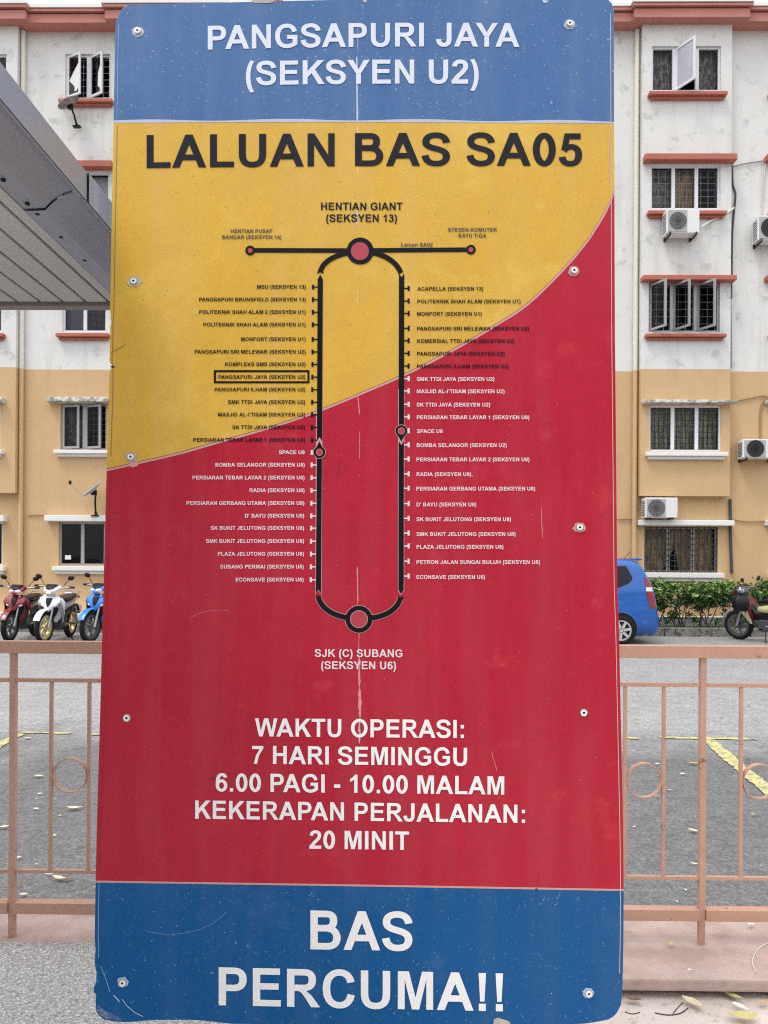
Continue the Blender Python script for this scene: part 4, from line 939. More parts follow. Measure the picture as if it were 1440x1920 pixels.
def vbar(x0, y0, x1, y1, w, top, bot, m, off):
    h = w / 2; pts = []
    pts += {'tip': [(x0 - h, y0 + 9), (x0, y0), (x0 + h, y0 + 9)], 'vee': [(x0 - h, y0), (x0, y0 + 8), (x0 + h, y0)], 'flat': [(x0 - h, y0), (x0 + h, y0)]}[top]
    pts += {'tip': [(x1 + h, y1 - 8), (x1, y1), (x1 - h, y1 - 8)], 'notch': [(x1 + h, y1), (x1, y1 - 8), (x1 - h, y1)], 'flat': [(x1 + h, y1), (x1 - h, y1)]}[bot]
    ppoly(pts, m, off)
vbar(600.5, 514.5, 599, 827, 9.6, 'tip', 'notch', m_inkd, .0017); vbar(598.8, 856, 597, 1113, 9.6, 'flat', 'notch', m_inkd, .0017)
vbar(753, 512, 752.6, 800, 9.8, 'vee', 'flat', m_inkd, .0017); vbar(752.4, 827, 752, 1114, 9.8, 'vee', 'tip', m_inkd, .0017)
vbar(598.6, 760, 597, 1115.5, 12, 'flat', 'notch', m_halo, .0011); vbar(752.4, 730, 752, 1116, 12, 'flat', 'tip', m_halo, .0011)
for (cx_, cy_, s_) in ((598.9, 848, 1), (752.5, 808, -1)):
    ppoly([(cx_ - 8.5, cy_ - 6 * s_), (cx_, cy_ - 25 * s_), (cx_ + 8.5, cy_ - 6 * s_)], m_halo, .00185); ppoly([(cx_ - 7.5, cy_ - 6 * s_), (cx_, cy_ - 20.5 * s_), (cx_ + 7.5, cy_ - 6 * s_)], m_inkd, .00195)
    pcirc(cx_, cy_, 12, m_halo, .0019); pcirc(cx_, cy_, 11, m_inkd, .00200); pcirc(cx_, cy_, 6.6, m_halo, .00205); pcirc(cx_, cy_, 6, m_dotred, .0021)
C1 = cub((597, 1119), (600, 1137), (620, 1153), (650, 1158)); C2 = cub((751, 1120), (747, 1140), (727, 1155), (697, 1158.5))
for C_ in (C1, C2): pline(C_, 12, m_halo, .0011); pline(C_, 9.8, m_inkd, .0017)
ppoly([(592.2, 1120), (597, 1115.5), (601.8, 1120), (600, 1124), (593, 1124)], m_inkd, .0018); ppoly([(746, 1116.5), (751.5, 1121), (756.5, 1116.5), (756, 1124), (746, 1124)], m_inkd, .0018)
pcirc(673, 1161, 26.5, m_halo, .0012); pcirc(673, 1161, 25.3, m_inkd, .0019); pcirc(673, 1161, 16.6, m_halo, .00195); pcirc(673, 1161, 15.6, m_dotred, .0020)
pcirc(675.3, 470.5, 25.2, m_inkd, .0019); pcirc(674.8, 470.8, 16.8, m_dotred, .0020)
for x, y in ((469, 469.5), (883, 468)): pcirc(x, y, 9, m_inkd, .0019); pcirc(x, y, 4.6, m_dotred, .0020)
# rivets, each in a worn patch
for i, (x, y) in enumerate([(258.5, 59.5), (1068, 45.5), (251.5, 528), (1076, 508), (246, 857), (1086.5, 989), (238.5, 1346), (1094, 1336), (230.5, 1842), (1103.5, 1862)]):
    c = B(x, y, .0); 
    rr = random.Random(i)
    if i not in (6, 7): ppoly([(x + rr.uniform(-1.5, 1.5) + (11 + rr.uniform(-.7, .7)) * math.cos(a) * (1.25 if i == 2 else 1), y + rr.uniform(-.6, .6) + (9.5 + rr.uniform(-.7, .7)) * math.sin(a)) for a in [2 * math.pi * k / 18 for k in range(18)]], [m_pedgeb, m_pedgeb, m_chip, m_pedge, m_chip, m_pedge, m_pred, m_pred, m_scrb, m_scrb][i], .00125, 'worn_patch')
    rv = MB(); rv.disc(c + BN * .0012, BN, .0042, .0090, .0022, 24, 0); rv.disc(c + BN * .0030, BN, .0030, .0068, .0028, 20, 1); rv.disc(c + BN * .0014, BN, .0001, .0040, .0012, 16, 2)
    rv.build('rivet', [m_steelw, m_white, m_blackp], sign, True)
# scratches, chips and specks
rs = random.Random(3)
def wl(x, y0, y1, w, m, j=.6, dx=0):
    n_ = max(3, int((y1 - y0) / 6)); vline([(x + dx * k / n_ + rs.uniform(-j, j) * .5, y0 + (y1 - y0) * k / n_, (.25 if k in (0, n_) else rs.uniform(.6, 1.2))) for k in range(n_ + 1)], w, m)
wl(671, 40, 100, 1.0, m_scrb); wl(669, 105, 232, 3.0, m_scrb, .4, 1); wl(670, 232, 330, 2.2, mat('pale_yellow_scratch', (.72, .52, .20), .6), .4); wl(669, 395, 424, 4.5, m_scr, .6)
m_rs = mat('pale_red_scratch', (.62, .24, .24), .6)
wl(671, 452, 484, 1.5, m_rs, .4); wl(671, 540, 575, 1.6, mat('cream_scratch', (.74, .58, .28), .6), .4); wl(671, 742, 778, 2.2, m_rs, .6, 3); wl(674, 808, 862, 1.0, m_rs)
wl(670, 1062, 1135, 2.2, m_rs, .7, 1); wl(671, 1135, 1170, 1.4, m_rs, .7); wl(673, 1170, 1225, 1.4, m_rs, .8); wl(673, 1232, 1290, 4.2, m_rs, 1.0, 1); wl(674, 1290, 1345, 6, m_rs, 1.2, 1); wl(675, 1345, 1394, 4, m_scr, 2.2, -1)
wl(1015, 950, 1010, 1.2, m_rs, 1.2, 2); wl(921, 1408, 1446, 1.2, m_rs, .6, 11); wl(636, 860, 890, .9, mat('dark_red_scratch', (.15, .01, .02), .6), .5, -3); wl(694, 1128, 1142, 1.6, mat('deep_red_scratch', (.35, .005, .02), .5), .3, -8)
wl(1140, 244, 340, 1.0, m_scr, .5, 3)
vline([(978, 1030.6, 1), (1060, 1031.4, 1)], .1, m_rs)
def blob(x, y, rx, ry, m, n_=14, off=.0013, name='chip'): ppoly([(x + rx * math.cos(a) * rs.uniform(.65, 1.2), y + ry * math.sin(a) * rs.uniform(.6, 1.2)) for a in [2 * math.pi * k / n_ for k in range(n_)]], m, off, name)
blob(495, 2, 24, 4.5, m_chip); blob(684, 2, 4, 2.5, m_chip); blob(1022, 2.5, 6, 3, m_scrb); blob(206, 1893, 0.1, 0.1, m_scrb)
ppoly([(184, 1884), (196, 1893), (212, 1901), (230, 1909), (222, 1914), (200, 1911), (187, 1903), (182, 1894)], mat('scuffed_corner', (.22, .27, .34), .7, n=[(45, .95, (.01, .07, .22)), (140, .8, (.02, .09, .24))]), .0013, 'scuff')
for P_, w_ in (([(213, 1866), (219, 1872), (224, 1879)], 2), ([(229, 1873), (238, 1886), (252, 1898), (268, 1906)], 1.4), ([(176 + 13, 1812), (200, 1840), (206, 1860)], .8)): pline(P_, w_, m_scrb, .0014, 'scratch')
ppoly([(926, 1911), (934, 1908), (955, 1915), (958, 1921), (925, 1921)], m_chip, .0013, 'chip'); blob(1006, 1667.3, 2.5, 2, m_chipd)
pline(cub((273, 1745), (310, 1757), (380, 1757), (425, 1710)), .35, m_scrb, .0014, 'scratch'); pline(cub((358, 1158), (378, 1145), (400, 1142), (430, 1145)), .6, m_rs, .0014, 'scratch')
ppoly([(238, 868), (246, 866), (262, 867), (257, 874), (248, 876.5), (241, 873)], m_pedge, .0013, 'worn_patch')
for x, y in ((399, 1459), (453, 1459)): blob(x, y, 2.4, 2.4, m_chipd, off=.0018)
ppoly([(206, 687), (211, 685.5), (217, 688), (210, 690)], m_chipd, .0013, 'chip'); pline([(208, 661), (218, 656), (236, 646)], 1.0, m_edd, .0013, 'scratch')
for m_, cnt, (ya, yb), rr_ in ((m_scrb, 130, (5, 226), (.3, .9)), (mat('brown_speck', (.22, .12, .04), .7), 260, (236, 700), (.3, .8)), (mat('bubble_speck', (.78, .58, .22), .5), 240, (236, 520), (.3, 1.0)), (m_edr, 420, (720, 1640), (.3, .9)), (m_rs, 230, (720, 1640), (.3, .8)), (mat('pale_speck', (.55, .62, .70), .6), 90, (1672, 1900), (.25, .9))):
    mb = MB()
    for k in range(cnt):
        y = rs.uniform(ya, yb)
        x = rs.gauss(820, 22) if (m_.name in ('bubble_speck', 'pale_blue_scratch') and rs.random() < .6) else rs.uniform(215, 1140)
        if m_.name in ('brown_speck', 'bubble_speck') and (not 220 < x < 1130 or y > smoothtab(TC, x) - 6): continue
        if ya == 720 and (y < smoothtab(TC, x) + 6): continue
        r_ = rs.uniform(*rr_); e = rs.uniform(.8, 1.5)
        mb.add([B(x + r_ * math.cos(a) * e, y + r_ * math.sin(a), .00118) for a in (0, 1.05, 2.1, 3.14, 4.2, 5.24)], [(0, 1, 2, 3, 4, 5)])
    mb.build('specks', m_, sign, True, kind='stuff')
# a torn-off side of yellow film: the dark underside shows in the notch on the left edge
# ------------------------------------------------------------------ parked blue car (heading left), tail seen at the right of the board
m_car = mat('blue_car_paint', (.010, .095, .36), .25, spec=.4, coat=.5)
m_carglass = mat('dark_car_glass', (.004, .004, .006), .06, spec=.3); m_lampr = mat('red_lamp_plastic', (.22, .004, .006), .2, coat=.3); m_lampw = mat('clear_lamp_plastic', (.62, .60, .62), .12, coat=.8)
m_alloy = mat('silver_alloy', (.62, .62, .62), .35, metal=.6)
car = thing('parked_car', 'blue people carrier with a roof spoiler parked along the kerb, front half behind the board', 'car', (3.23, 16.23, 0), math.pi)
ST = [(0, .34, .60, .66), (.015, .25, .70, .735), (.05, .20, .84, .785), (.08, .20, 1.02, .80), (.125, .2, 1.18, .808), (.20, .2, 1.38, .815), (.28, .2, 1.54, .82), (.36, .2, 1.65, .825), (.5, .2, 1.69, .83), (.8, .2, 1.70, .83), (1.4, .2, 1.71, .83), (2.0, .2, 1.70, .83), (2.45, .2, 1.66, .83), (2.8, .2, 1.50, .83), (3.1, .2, 1.28, .825), (3.3, .2, 1.08, .82), (3.6, .2, 1.01, .80), (3.9, .2, .90, .76), (4.05, .22, .74, .68), (4.12, .28, .56, .58)]
def prof(z, hw): return tab([(0, hw * .9), (.2, hw * .93), (.32, hw), (.60, hw + .012), (.80, hw + .002), (.86, hw - .012), (1.02, hw - .022), (1.15, hw - .05), (1.35, hw - .105), (1.60, hw - .18), (1.72, hw - .26)], z)
zl = [.20, .26, .34, .46, .60, .72, .80, .86, .94, 1.02, 1.15, 1.25, 1.35, 1.48, 1.58]
def hwf(s): return tab([(a, d) for a, b, c, d in ST], s)
mb = MB(); rings = []
for s, zb_, zt_, hw in ST:
    ring = [(s, 0, zb_)]; 
    for z in zl: zz = max(zb_, min(z, zt_ - .045)); y = prof(zz, hw); ring.append((s, y, zz))
    yl = ring[-1][1]; ring += [(s, yl - .05, zt_ - .018), (s, yl - .13, zt_ - .004), (s, yl * .5, zt_), (s, 0, zt_ + .003)]
    rings.append(ring)
k = len(rings[0]); full = []
for ring in rings: full.append([(a - 2.07, b, c) for a, b, c in ring] + [(a - 2.07, -b, c) for a, b, c in ring[-2:0:-1]])
kk = len(full[0]); mb.add([p for g in full for p in g], [(i * kk + j, i * kk + (j + 1) % kk, (i + 1) * kk + (j + 1) % kk, (i + 1) * kk + j) for i in range(len(full) - 1) for j in range(kk)], 0, True)
mb.add(full[0], [tuple(range(kk))[::-1]], 0, True); mb.add(full[-1], [tuple(range(kk))], 0, True); mb.build('body', m_car, car)
def sideglass(slo, shi, z0, z1, name='side_window', off=.007, m=m_carglass, rows=6, hwo=0):
    for sg in (1, -1):
        vs = []
        for i in range(rows + 1):
            z = z0 + (z1 - z0) * i / rows
            for q_ in (0, .5, 1):
                s = slo(z) + (shi(z) - slo(z)) * q_; vs.append((s - 2.07, sg * (prof(z, hwf(s)) + off), z))
        MB().add(vs, [(i * 3 + j, i * 3 + j + 1, (i + 1) * 3 + j + 1, (i + 1) * 3 + j) for i in range(rows) for j in (0, 1)], 0, True).build(name, m, car)
sideglass(lambda z: tab([(1.13, .80), (1.2, .62), (1.26, .53), (1.34, .51), (1.56, .62)], z), lambda z: 1.0, 1.13, 1.56)
sideglass(lambda z: 1.08, lambda z: 1.98, 1.10, 1.57); sideglass(lambda z: 2.06, lambda z: tab([(1.08, 3.12), (1.57, 2.55)], z), 1.08, 1.57)
for sg in (1, -1):   # tail lamps wrap the corner
    for za, zb_, mm in ((.72, 1.06, m_lampr), (1.06, 1.14, m_lampw), (1.14, 1.33, m_lampr)):
        vs = []
        for i in range(7):
            z = za + (zb_ - za) * i / 6; so_ = tab([(.70, .015), (.84, .05), (1.02, .08), (1.18, .125), (1.38, .20)], z + .04); wd_ = tab([(.7, .14), (1.0, .17), (1.33, .08)], z)
            for s, dy in ((so_ + wd_, .009), (so_ + .03, .012), (so_ - .012, -.02), (so_ - .018, -.12)): vs.append((s - 2.07, sg * (prof(z, hwf(max(s, .03))) + dy), z))
        MB().add(vs, [(i * 4 + j, i * 4 + j + 1, (i + 1) * 4 + j + 1, (i + 1) * 4 + j) for i in range(6) for j in range(3)], 0, True).build('tail_light', mm, car)
vs = []
for i in range(6):
    z = 1.14 + .42 * i / 5; s = tab([(.84, .05), (1.02, .08), (1.18, .125), (1.38, .20), (1.54, .28), (1.65, .36)], z + .03)
    vs += [(s - 2.085, -.60, z), (s - 2.09, 0, z), (s - 2.085, .60, z)]
MB().add(vs, [(i * 3 + j, i * 3 + j + 1, (i + 1) * 3 + j + 1, (i + 1) * 3 + j) for i in range(5) for j in (0, 1)], 0, True).build('rear_window', m_carglass, car)
MB().loft([((-1.62, 0, 1.695), (0, .60, 0), (0, 0, .022)), ((-1.72, 0, 1.70), (0, .61, 0), (0, 0, .03)), ((-1.80, 0, 1.695), (0, .60, 0), (0, 0, .016))], 16, p=5).build('spoiler', m_car, car)
MB().loft([((-2.10, 0, .42), (0, .62, 0), (0, 0, .15)), ((-2.09, 0, .42), (0, .74, 0), (0, 0, .20)), ((-1.95, 0, .42), (0, .815, 0), (0, 0, .215)), ((-1.72, 0, .42), (0, .838, 0), (0, 0, .205))], 20, p=6).build('rear_bumper', m_car, car)
MB().loft([((2.12, 0, .42), (0, .56, 0), (0, 0, .15)), ((2.03, 0, .42), (0, .74, 0), (0, 0, .2)), ((1.7, 0, .42), (0, .83, 0), (0, 0, .2))], 20, p=5).build('front_bumper', m_car, car)
MB().add([(1.03, .66, 1.13), (1.03, -.66, 1.13), (.36, -.60, 1.63), (.36, .60, 1.63)], [(0, 1, 2, 3)]).build('windscreen', m_carglass, car)
MB().tube([(-1.55, .2, 1.70), (-1.62, .2, 1.80), (-1.7, .2, 1.86)], .006, 5).build('aerial', m_blackp, car)
def wheel(parent, x, y, r, w_, name='wheel', spokes=5, m_rim=m_alloy, z=None, rimr=.62, thin=False):
    z = r if z is None else z
    wl_ = sub(name, parent); t_ = MB(); t_.torus((x, y, z), (0, 1, 0), r - w_ * (.5 if thin else .32), w_ * (.5 if thin else .32), 32, 10, 0, 1.0 if thin else 1.6); t_.build('tyre', m_rubber, wl_)
    rm = MB(); sg = 1 if y > 0 else -1
    rm.disc((x, y - w_ * .35, z), (0, 1, 0), r * rimr, r - w_ * .62 if thin else r * .74, w_ * .7, 32, 0)
    for k_ in range(spokes):
        a = 2 * math.pi * k_ / spokes + .3; c_, s_ = math.cos(a), math.sin(a); hw_ = r * (.05 if thin else .10)
        for yy in ((y,) if thin else (y + sg * w_ * .30,)):
            rm.add([(x + c_ * r * .1 - s_ * hw_, yy - .012, z + s_ * r * .1 + c_ * hw_), (x + c_ * r * .1 + s_ * hw_, yy - .012, z + s_ * r * .1 - c_ * hw_), (x + c_ * r * .7 + s_ * hw_ * .8, yy - .012, z + s_ * r * .7 - c_ * hw_ * .8), (x + c_ * r * .7 - s_ * hw_ * .8, yy - .012, z + s_ * r * .7 + c_ * hw_ * .8),
                    (x + c_ * r * .1 - s_ * hw_, yy + .012, z + s_ * r * .1 + c_ * hw_), (x + c_ * r * .1 + s_ * hw_, yy + .012, z + s_ * r * .1 - c_ * hw_), (x + c_ * r * .7 + s_ * hw_ * .8, yy + .012, z + s_ * r * .7 - c_ * hw_ * .8), (x + c_ * r * .7 - s_ * hw_ * .8, yy + .012, z + s_ * r * .7 + c_ * hw_ * .8)],
                   [(0, 1, 2, 3), (7, 6, 5, 4), (0, 4, 5, 1), (1, 5, 6, 2), (2, 6, 7, 3), (3, 7, 4, 0)])
    rm.disc((x, y - w_ * .34, z), (0, 1, 0), .001, r * .18, w_ * .68, 16, 0); rm.build('rim', m_rim, wl_)
    return wl_
for x in (-1.30, 1.28):
    for sg in (1, -1):
        MB().disc((x, sg * .846 - .012, .315), (0, 1, 0), .001, .318, .024, 36).build('wheel_arch', m_blackp, car)
        MB().tube([(x + .328 * math.cos(a_), sg * .842, .315 + .328 * math.sin(a_)) for a_ in [R(-15 + 210 * k_ / 24) for k_ in range(25)]], .014, 8).build('arch_lip', m_car, car)
        wheel(car, x, sg * .825, .285, .15, spokes=7)
for sx in (-.98, .02): MB().bbox(sx - .11 + .35, sx + .11 + .35, .832, .856, .88, .91, .008).build('door_handle', m_car, car)
for sx in (-1.02, -.04, 1.0): MB().box(sx - .003, sx + .003, .8, .8415, .36, .80).build('door_gap', m_blackp, car)

# ------------------------------------------------------------------ motorcycles
def moto(label, front_px, front_py, hdg, c_main, c_fend, c_cowl, c_body, steer=0, rimc=None, lean=3, shield=None, cover=None, scl=1.1):
    F_ = G(front_px, front_py); h = Vector(hdg + (0,)).normalized(); root = F_ - h * .60 * scl
    t = thing('motorcycle', label, 'motorcycle', (root.x, root.y, 0), math.atan2(h.y, h.x), 'motorcycles parked by the kerb')
    t.scale = (scl,) * 3; t.rotation_euler = (R(-lean), 0, math.atan2(h.y, h.x)); t.rotation_mode = 'XYZ'
    shield = shield or c_main; cover = cover or m_blackp; rimc = rimc or m_alloy
    sa = R(steer); px0 = .42
    def stv(mb_):
        for v in mb_.v:
            dx, dy = v.x - px0, v.y; v.x = px0 + dx * math.cos(sa) - dy * math.sin(sa); v.y = dx * math.sin(sa) + dy * math.cos(sa)
        return mb_
    def rotobj(o):
        for v in o.data.vertices:
            dx, dy = v.co.x - px0, v.co.y; v.co.x = px0 + dx * math.cos(sa) - dy * math.sin(sa); v.co.y = dx * math.sin(sa) + dy * math.cos(sa)
    w1 = wheel(t, .60, 0, .285, .085, 'front_wheel', 6, rimc, thin=True)
    for ob in [o for o in bpy.data.objects if o.parent == w1]: rotobj(ob)
    wheel(t, -.62, 0, .285, .10, 'rear_wheel', 6, rimc, thin=True)
    fd = MB(); secs = []
    for a in range(5, 100, 12):
        an = R(a + 20); secs.append(((.60 + .315 * math.cos(an), 0, .285 + .315 * math.sin(an)), (0, .062, 0), (.012 * math.cos(an), 0, .012 * math.sin(an))))
    fd.loft(secs, 12, p=2.2)
    stv(fd).build('front_fender', c_fend, t)
    fk = MB()
    for y in (-.075, .075): fk.tube([(.60, y, .285), (.50, y, .60), (.44, y * .9, .86)], .021, 8, rs=[.026, .02, .018])
    fk.disc((.60, -.062, .285), (0, 1, 0), .06, .10, .006, 20); stv(fk).build('front_fork', m_metal, t)
    # leg shield: V-shaped front fairing
    ls = MB()
    ls.loft([((.30, 0, .36), (0, .08, 0), (.04, 0, 0)), ((.31, 0, .48), (0, .18, 0), (.055, 0, 0)), ((.35, 0, .60), (0, .23, 0), (.06, 0, 0)), ((.39, 0, .72), (0, .245, 0), (.06, 0, 0)), ((.41, 0, .80), (0, .19, 0), (.05, 0, 0)), ((.41, 0, .84), (0, .08, 0), (.04, 0, 0))], 16, p=2.0)
    ls.build('leg_shield', shield, t)
    MB().loft([((.515, 0, .80), (0, .055, 0), (.012, 0, 0)), ((.555, 0, .72), (0, .045, 0), (.012, 0, 0)), ((.572, 0, .64), (0, .01, 0), (.006, 0, 0))], 10, p=1.5).build('nose_vent', m_blackp, t)
    ns = MB(); ns.loft([((.40, 0, .86), (0, .10, 0), (.03, 0, 0)), ((.45, 0, .80), (0, .185, 0), (.05, 0, 0)), ((.50, 0, .725), (0, .19, 0), (.05, 0, 0)), ((.535, 0, .64), (0, .09, 0), (.04, 0, 0)), ((.55, 0, .56), (0, .02, 0), (.015, 0, 0))], 16, p=1.35); ns.build('nose_fairing', c_main, t)
    for sg in (1, -1):
        MB().ell((.50, sg * .105, .66), .045, .05, .022, mtx=Matrix.Rotation(sg * R(25), 3, 'X')).build('indicator', m_lampw, t)
        wg = MB(); wg.loft([((.44, sg * .17, .70), (.05, 0, 0), (0, .012, .02)), ((.36, sg * .20, .55), (.07, 0, 0), (0, .012, .05)), ((.26, sg * .17, .38), (.03, 0, 0), (0, .01, .04))], 10, p=2.2); wg.build('side_fairing', c_body, t)
    cw = MB(); cw.loft([((.30, 0, .99), (0, .13, 0), (0, 0, .03)), ((.38, 0, .98), (0, .17, 0), (0, 0, .055)), ((.46, 0, .95), (0, .14, 0), (0, 0, .06)), ((.52, 0, .91), (0, .085, 0), (0, 0, .04)), ((.545, 0, .88), (0, .03, 0), (0, 0, .015))], 14, p=2.2)
    stv(cw).build('handlebar_cowl', c_cowl, t)
    vz = MB(); vz.loft([((.40, 0, 1.03), (0, .11, 0), (0, 0, .012)), ((.47, 0, 1.005), (0, .10, 0), (0, 0, .02)), ((.525, 0, .955), (0, .05, 0), (0, 0, .012))], 12, p=2.4); stv(vz).build('cowl_visor', m_blackp, t)
    gl_ = MB(); gl_.loft([((.47, 0, .63), (0, .15, 0), (.05, 0, 0)), ((.45, 0, .53), (0, .13, 0), (.04, 0, 0)), ((.40, 0, .44), (0, .06, 0), (.03, 0, 0))], 12, p=2); gl_.build('front_grille', m_blackp, t)
    hl = MB(); hl.ell((.500, .05, .915), .04, .065, .042); hl.ell((.500, -.05, .915), .04, .065, .042); stv(hl).build('headlight', m_lampw, t)
    hb = MB(); hb.tube([(.33, -.36, 1.0), (.36, -.16, .99), (.36, .16, .99), (.33, .36, 1.0)], .012, 8); stv(hb).build('handlebar', m_metal, t)
    for sg in (1, -1):
        gp = MB(); gp.tube([(.335, sg * .24, .997), (.33, sg * .37, 1.0)], .019, 8); gp.tube([(.38, sg * .2, .985), (.385, sg * .34, .985)], .006, 5); stv(gp).build('grip', m_blackp, t)
        mr = MB(); mr.tube([(.35, sg * .17, 1.0), (.345, sg * .22, 1.08), (.34, sg * .27, 1.13)], .006, 6); mr.ell((.34, sg * .30, 1.165), .018, .065, .042, mtx=Matrix.Rotation(sg * R(12), 3, 'X')); stv(mr).build('mirror', m_blackp, t)
    st_ = MB(); st_.loft([((.17, 0, .74), (0, .06, 0), (0, 0, .02)), ((.05, 0, .755), (0, .11, 0), (0, 0, .045)), ((-.2, 0, .765), (0, .135, 0), (0, 0, .05)), ((-.45, 0, .80), (0, .12, 0), (0, 0, .045)), ((-.66, 0, .815), (0, .09, 0), (0, 0, .03))], 14, p=2.6)
    st_.build('seat', cover, t)
    bd = MB(); bd.loft([((.18, 0, .60), (0, .07, 0), (0, 0, .06)), ((0, 0, .62), (0, .12, 0), (0, 0, .09)), ((-.3, 0, .665), (0, .125, 0), (0, 0, .085)), ((-.55, 0, .72), (0, .11, 0), (0, 0, .07)), ((-.80, 0, .79), (0, .06, 0), (0, 0, .03))], 14, p=2.2); bd.build('tail_fairing', c_body, t)
    tn = MB(); tn.loft([((.34, 0, .62), (0, .09, 0), (0, 0, .10)), ((.22, 0, .48), (0, .08, 0), (0, 0, .09)), ((.05, 0, .46), (0, .08, 0), (0, 0, .09)), ((-.3, 0, .50), (0, .09, 0), (0, 0, .10)), ((-.55, 0, .58), (0, .08, 0), (0, 0, .06))], 12, p=2.4); tn.build('frame_cover', m_blackp, t)
    en = MB(); en.bbox(-.16, .16, -.11, .11, .20, .42, .03); en.loft([((.14, 0, .33), (0, .07, 0), (0, 0, .07)), ((.32, 0, .36), (0, .06, 0), (0, 0, .06))], 10, p=4); en.build('engine', m_acdark, t)
    ex = MB(); ex.tube([(.25, -.07, .30), (.12, -.12, .19), (-.2, -.15, .20), (-.45, -.17, .27), (-.85, -.18, .40)], .03, 10, rs=[.015, .016, .02, .042, .045]); ex.build('exhaust', m_metal, t)
    rf = MB(); rf.loft([((-.62, 0, .60), (0, .06, 0), (.02, 0, .01)), ((-.80, 0, .62), (0, .065, 0), (.02, 0, .02)), ((-.96, 0, .45), (0, .06, 0), (.01, 0, .015))], 10, p=3); rf.build('rear_fender', m_blackp, t)
    MB().ell((-.82, 0, .77), .03, .085, .035).build('tail_light', m_lampr, t)
    MB().bbox(-.925, -.915, -.09, .09, .47, .60, .004).build('number_plate', m_lampw, t)
    sh_ = MB()
    for y in (-.12, .12): sh_.tube([(-.60, y, .30), (-.48, y, .60)], .022, 8)
    sh_.tube([(-.62, -.1, .285), (.0, -.1, .30)], .02, 6); sh_.tube([(-.62, .1, .285), (.0, .1, .30)], .02, 6); sh_.build('suspension', m_metal, t)
    sd_ = MB(); sd_.tube([(.02, .10, .24), (-.08, .27, -.0)], .011, 6); sd_.tube([(.08, -.2, .25), (.08, .2, .25)], .013, 6); sd_.tube([(-.28, -.2, .3), (-.28, .2, .3)], .011, 6); sd_.build('side_stand', m_blackp, t)
    gr = MB(); gr.tube([(-.5, .11, .82), (-.72, .12, .87), (-.84, 0, .885), (-.72, -.12, .87), (-.5, -.11, .82)], .010, 6); gr.build('grab_rail', m_metal, t)
    return t
m_mred = mat('red_bike_paint', (.22, .005, .012), .25, coat=.6); m_mwht = mat('white_bike_paint', (.74, .74, .76), .28, coat=1); m_mblu = mat('sky_blue_bike_paint', (.012, .19, .60), .25, coat=.6)
m_mgry = mat('grey_bike_paint', (.28, .31, .35), .3, coat=1); m_mblk = mat('black_bike_paint', (.012, .012, .014), .25, coat=1); m_mdred = mat('dark_red_plastic', (.16, .008, .012), .4); m_myel = mat('yellow_bike_panel', (.62, .58, .16), .4, n=(9, .8, (.6, .6, .55)))
m_dkrim = mat('dark_grey_rim', (.10, .10, .11), .4, metal=.4)
m_gold = mat('cream_gold_rim', (.62, .50, .26), .35, metal=.3); m_cov = mat('brown_seat_cover', (.055, .032, .025), .8)
moto('red step-through motorcycle with white headlights, leftmost of the three parked on the left', 19, 1204, (.10, -1), m_mred, m_mred, m_mred, m_mblk, steer=-6, scl=1.08, rimc=m_dkrim)
moto('white motorcycle with cream gold rims standing between the red and the blue ones', 84, 1207, (.06, -1), m_mwht, m_mwht, m_mwht, m_mgry, steer=-8, rimc=m_gold, cover=m_cov, scl=1.1)
moto('sky-blue motorcycle half hidden behind the left edge of the route board', 171, 1206, (-.06, -1), m_mblu, m_mblu, m_mblu, m_mblk, steer=-10, scl=1.12, rimc=m_dkrim)
moto('black motorcycle with dark red leg shield and yellow side panel before the hedge', 1387, 1199, (-.55, .83), m_mblk, m_mwht, m_mblk, m_myel, steer=4, shield=m_mdred, lean=4, scl=1.12, rimc=m_dkrim)
def helmet(label, p, c, vis, rz, s=.14):
    t = thing('helmet', label, 'helmet', tuple(p), rz)
    MB().ell((0, 0, 0), s * 1.05, s * .9, s, 0, 20, 14).build('shell', c, t)
    MB().ell((-s * .05, 0, s * .1), s * .9, s * .93, s * .72, 0, 16, 10).build('helmet_stripe', m_mgry if c is m_mblk else c, t)
    MB().ell((s * .22, 0, -.01), s * .92, s * .8, s * .52, 0, 16, 10).build('visor', vis, t)
    MB().torus((0, 0, -s * .72), (0, 0, 1), s * .62, .012, 20, 6).build('rim_trim', m_blackp, t)
    return t
hp = W(1389, 1110, 16.2); helmet('red and black helmet with silver visor hung on the black motorcycle', hp, m_mblk, m_mdred, R(150), .15)
t = thing('handlebar_bag', 'black bag hanging from the handlebar of the black motorcycle, under the helmet', 'bag', tuple(W(1389, 1146, 16.05)), R(25))
MB().loft([((0, 0, .0), (.13, 0, 0), (0, .09, 0)), ((0, 0, .10), (.19, 0, 0), (0, .12, 0)), ((0, 0, .25), (.18, 0, 0), (0, .11, 0)), ((0, 0, .33), (.10, 0, 0), (0, .05, 0))], 16, p=3).build('sack', m_blackp, t)
MB().tube([(-.08, 0, .32), (-.05, 0, .42), (.05, 0, .42), (.08, 0, .32)], .01, 6).build('strap', m_blackp, t)
hp = W(128, 1121, 16.1); helmet('white helmet resting on the back of the white motorcycle', hp, m_mwht, m_mblk, R(200), .13)

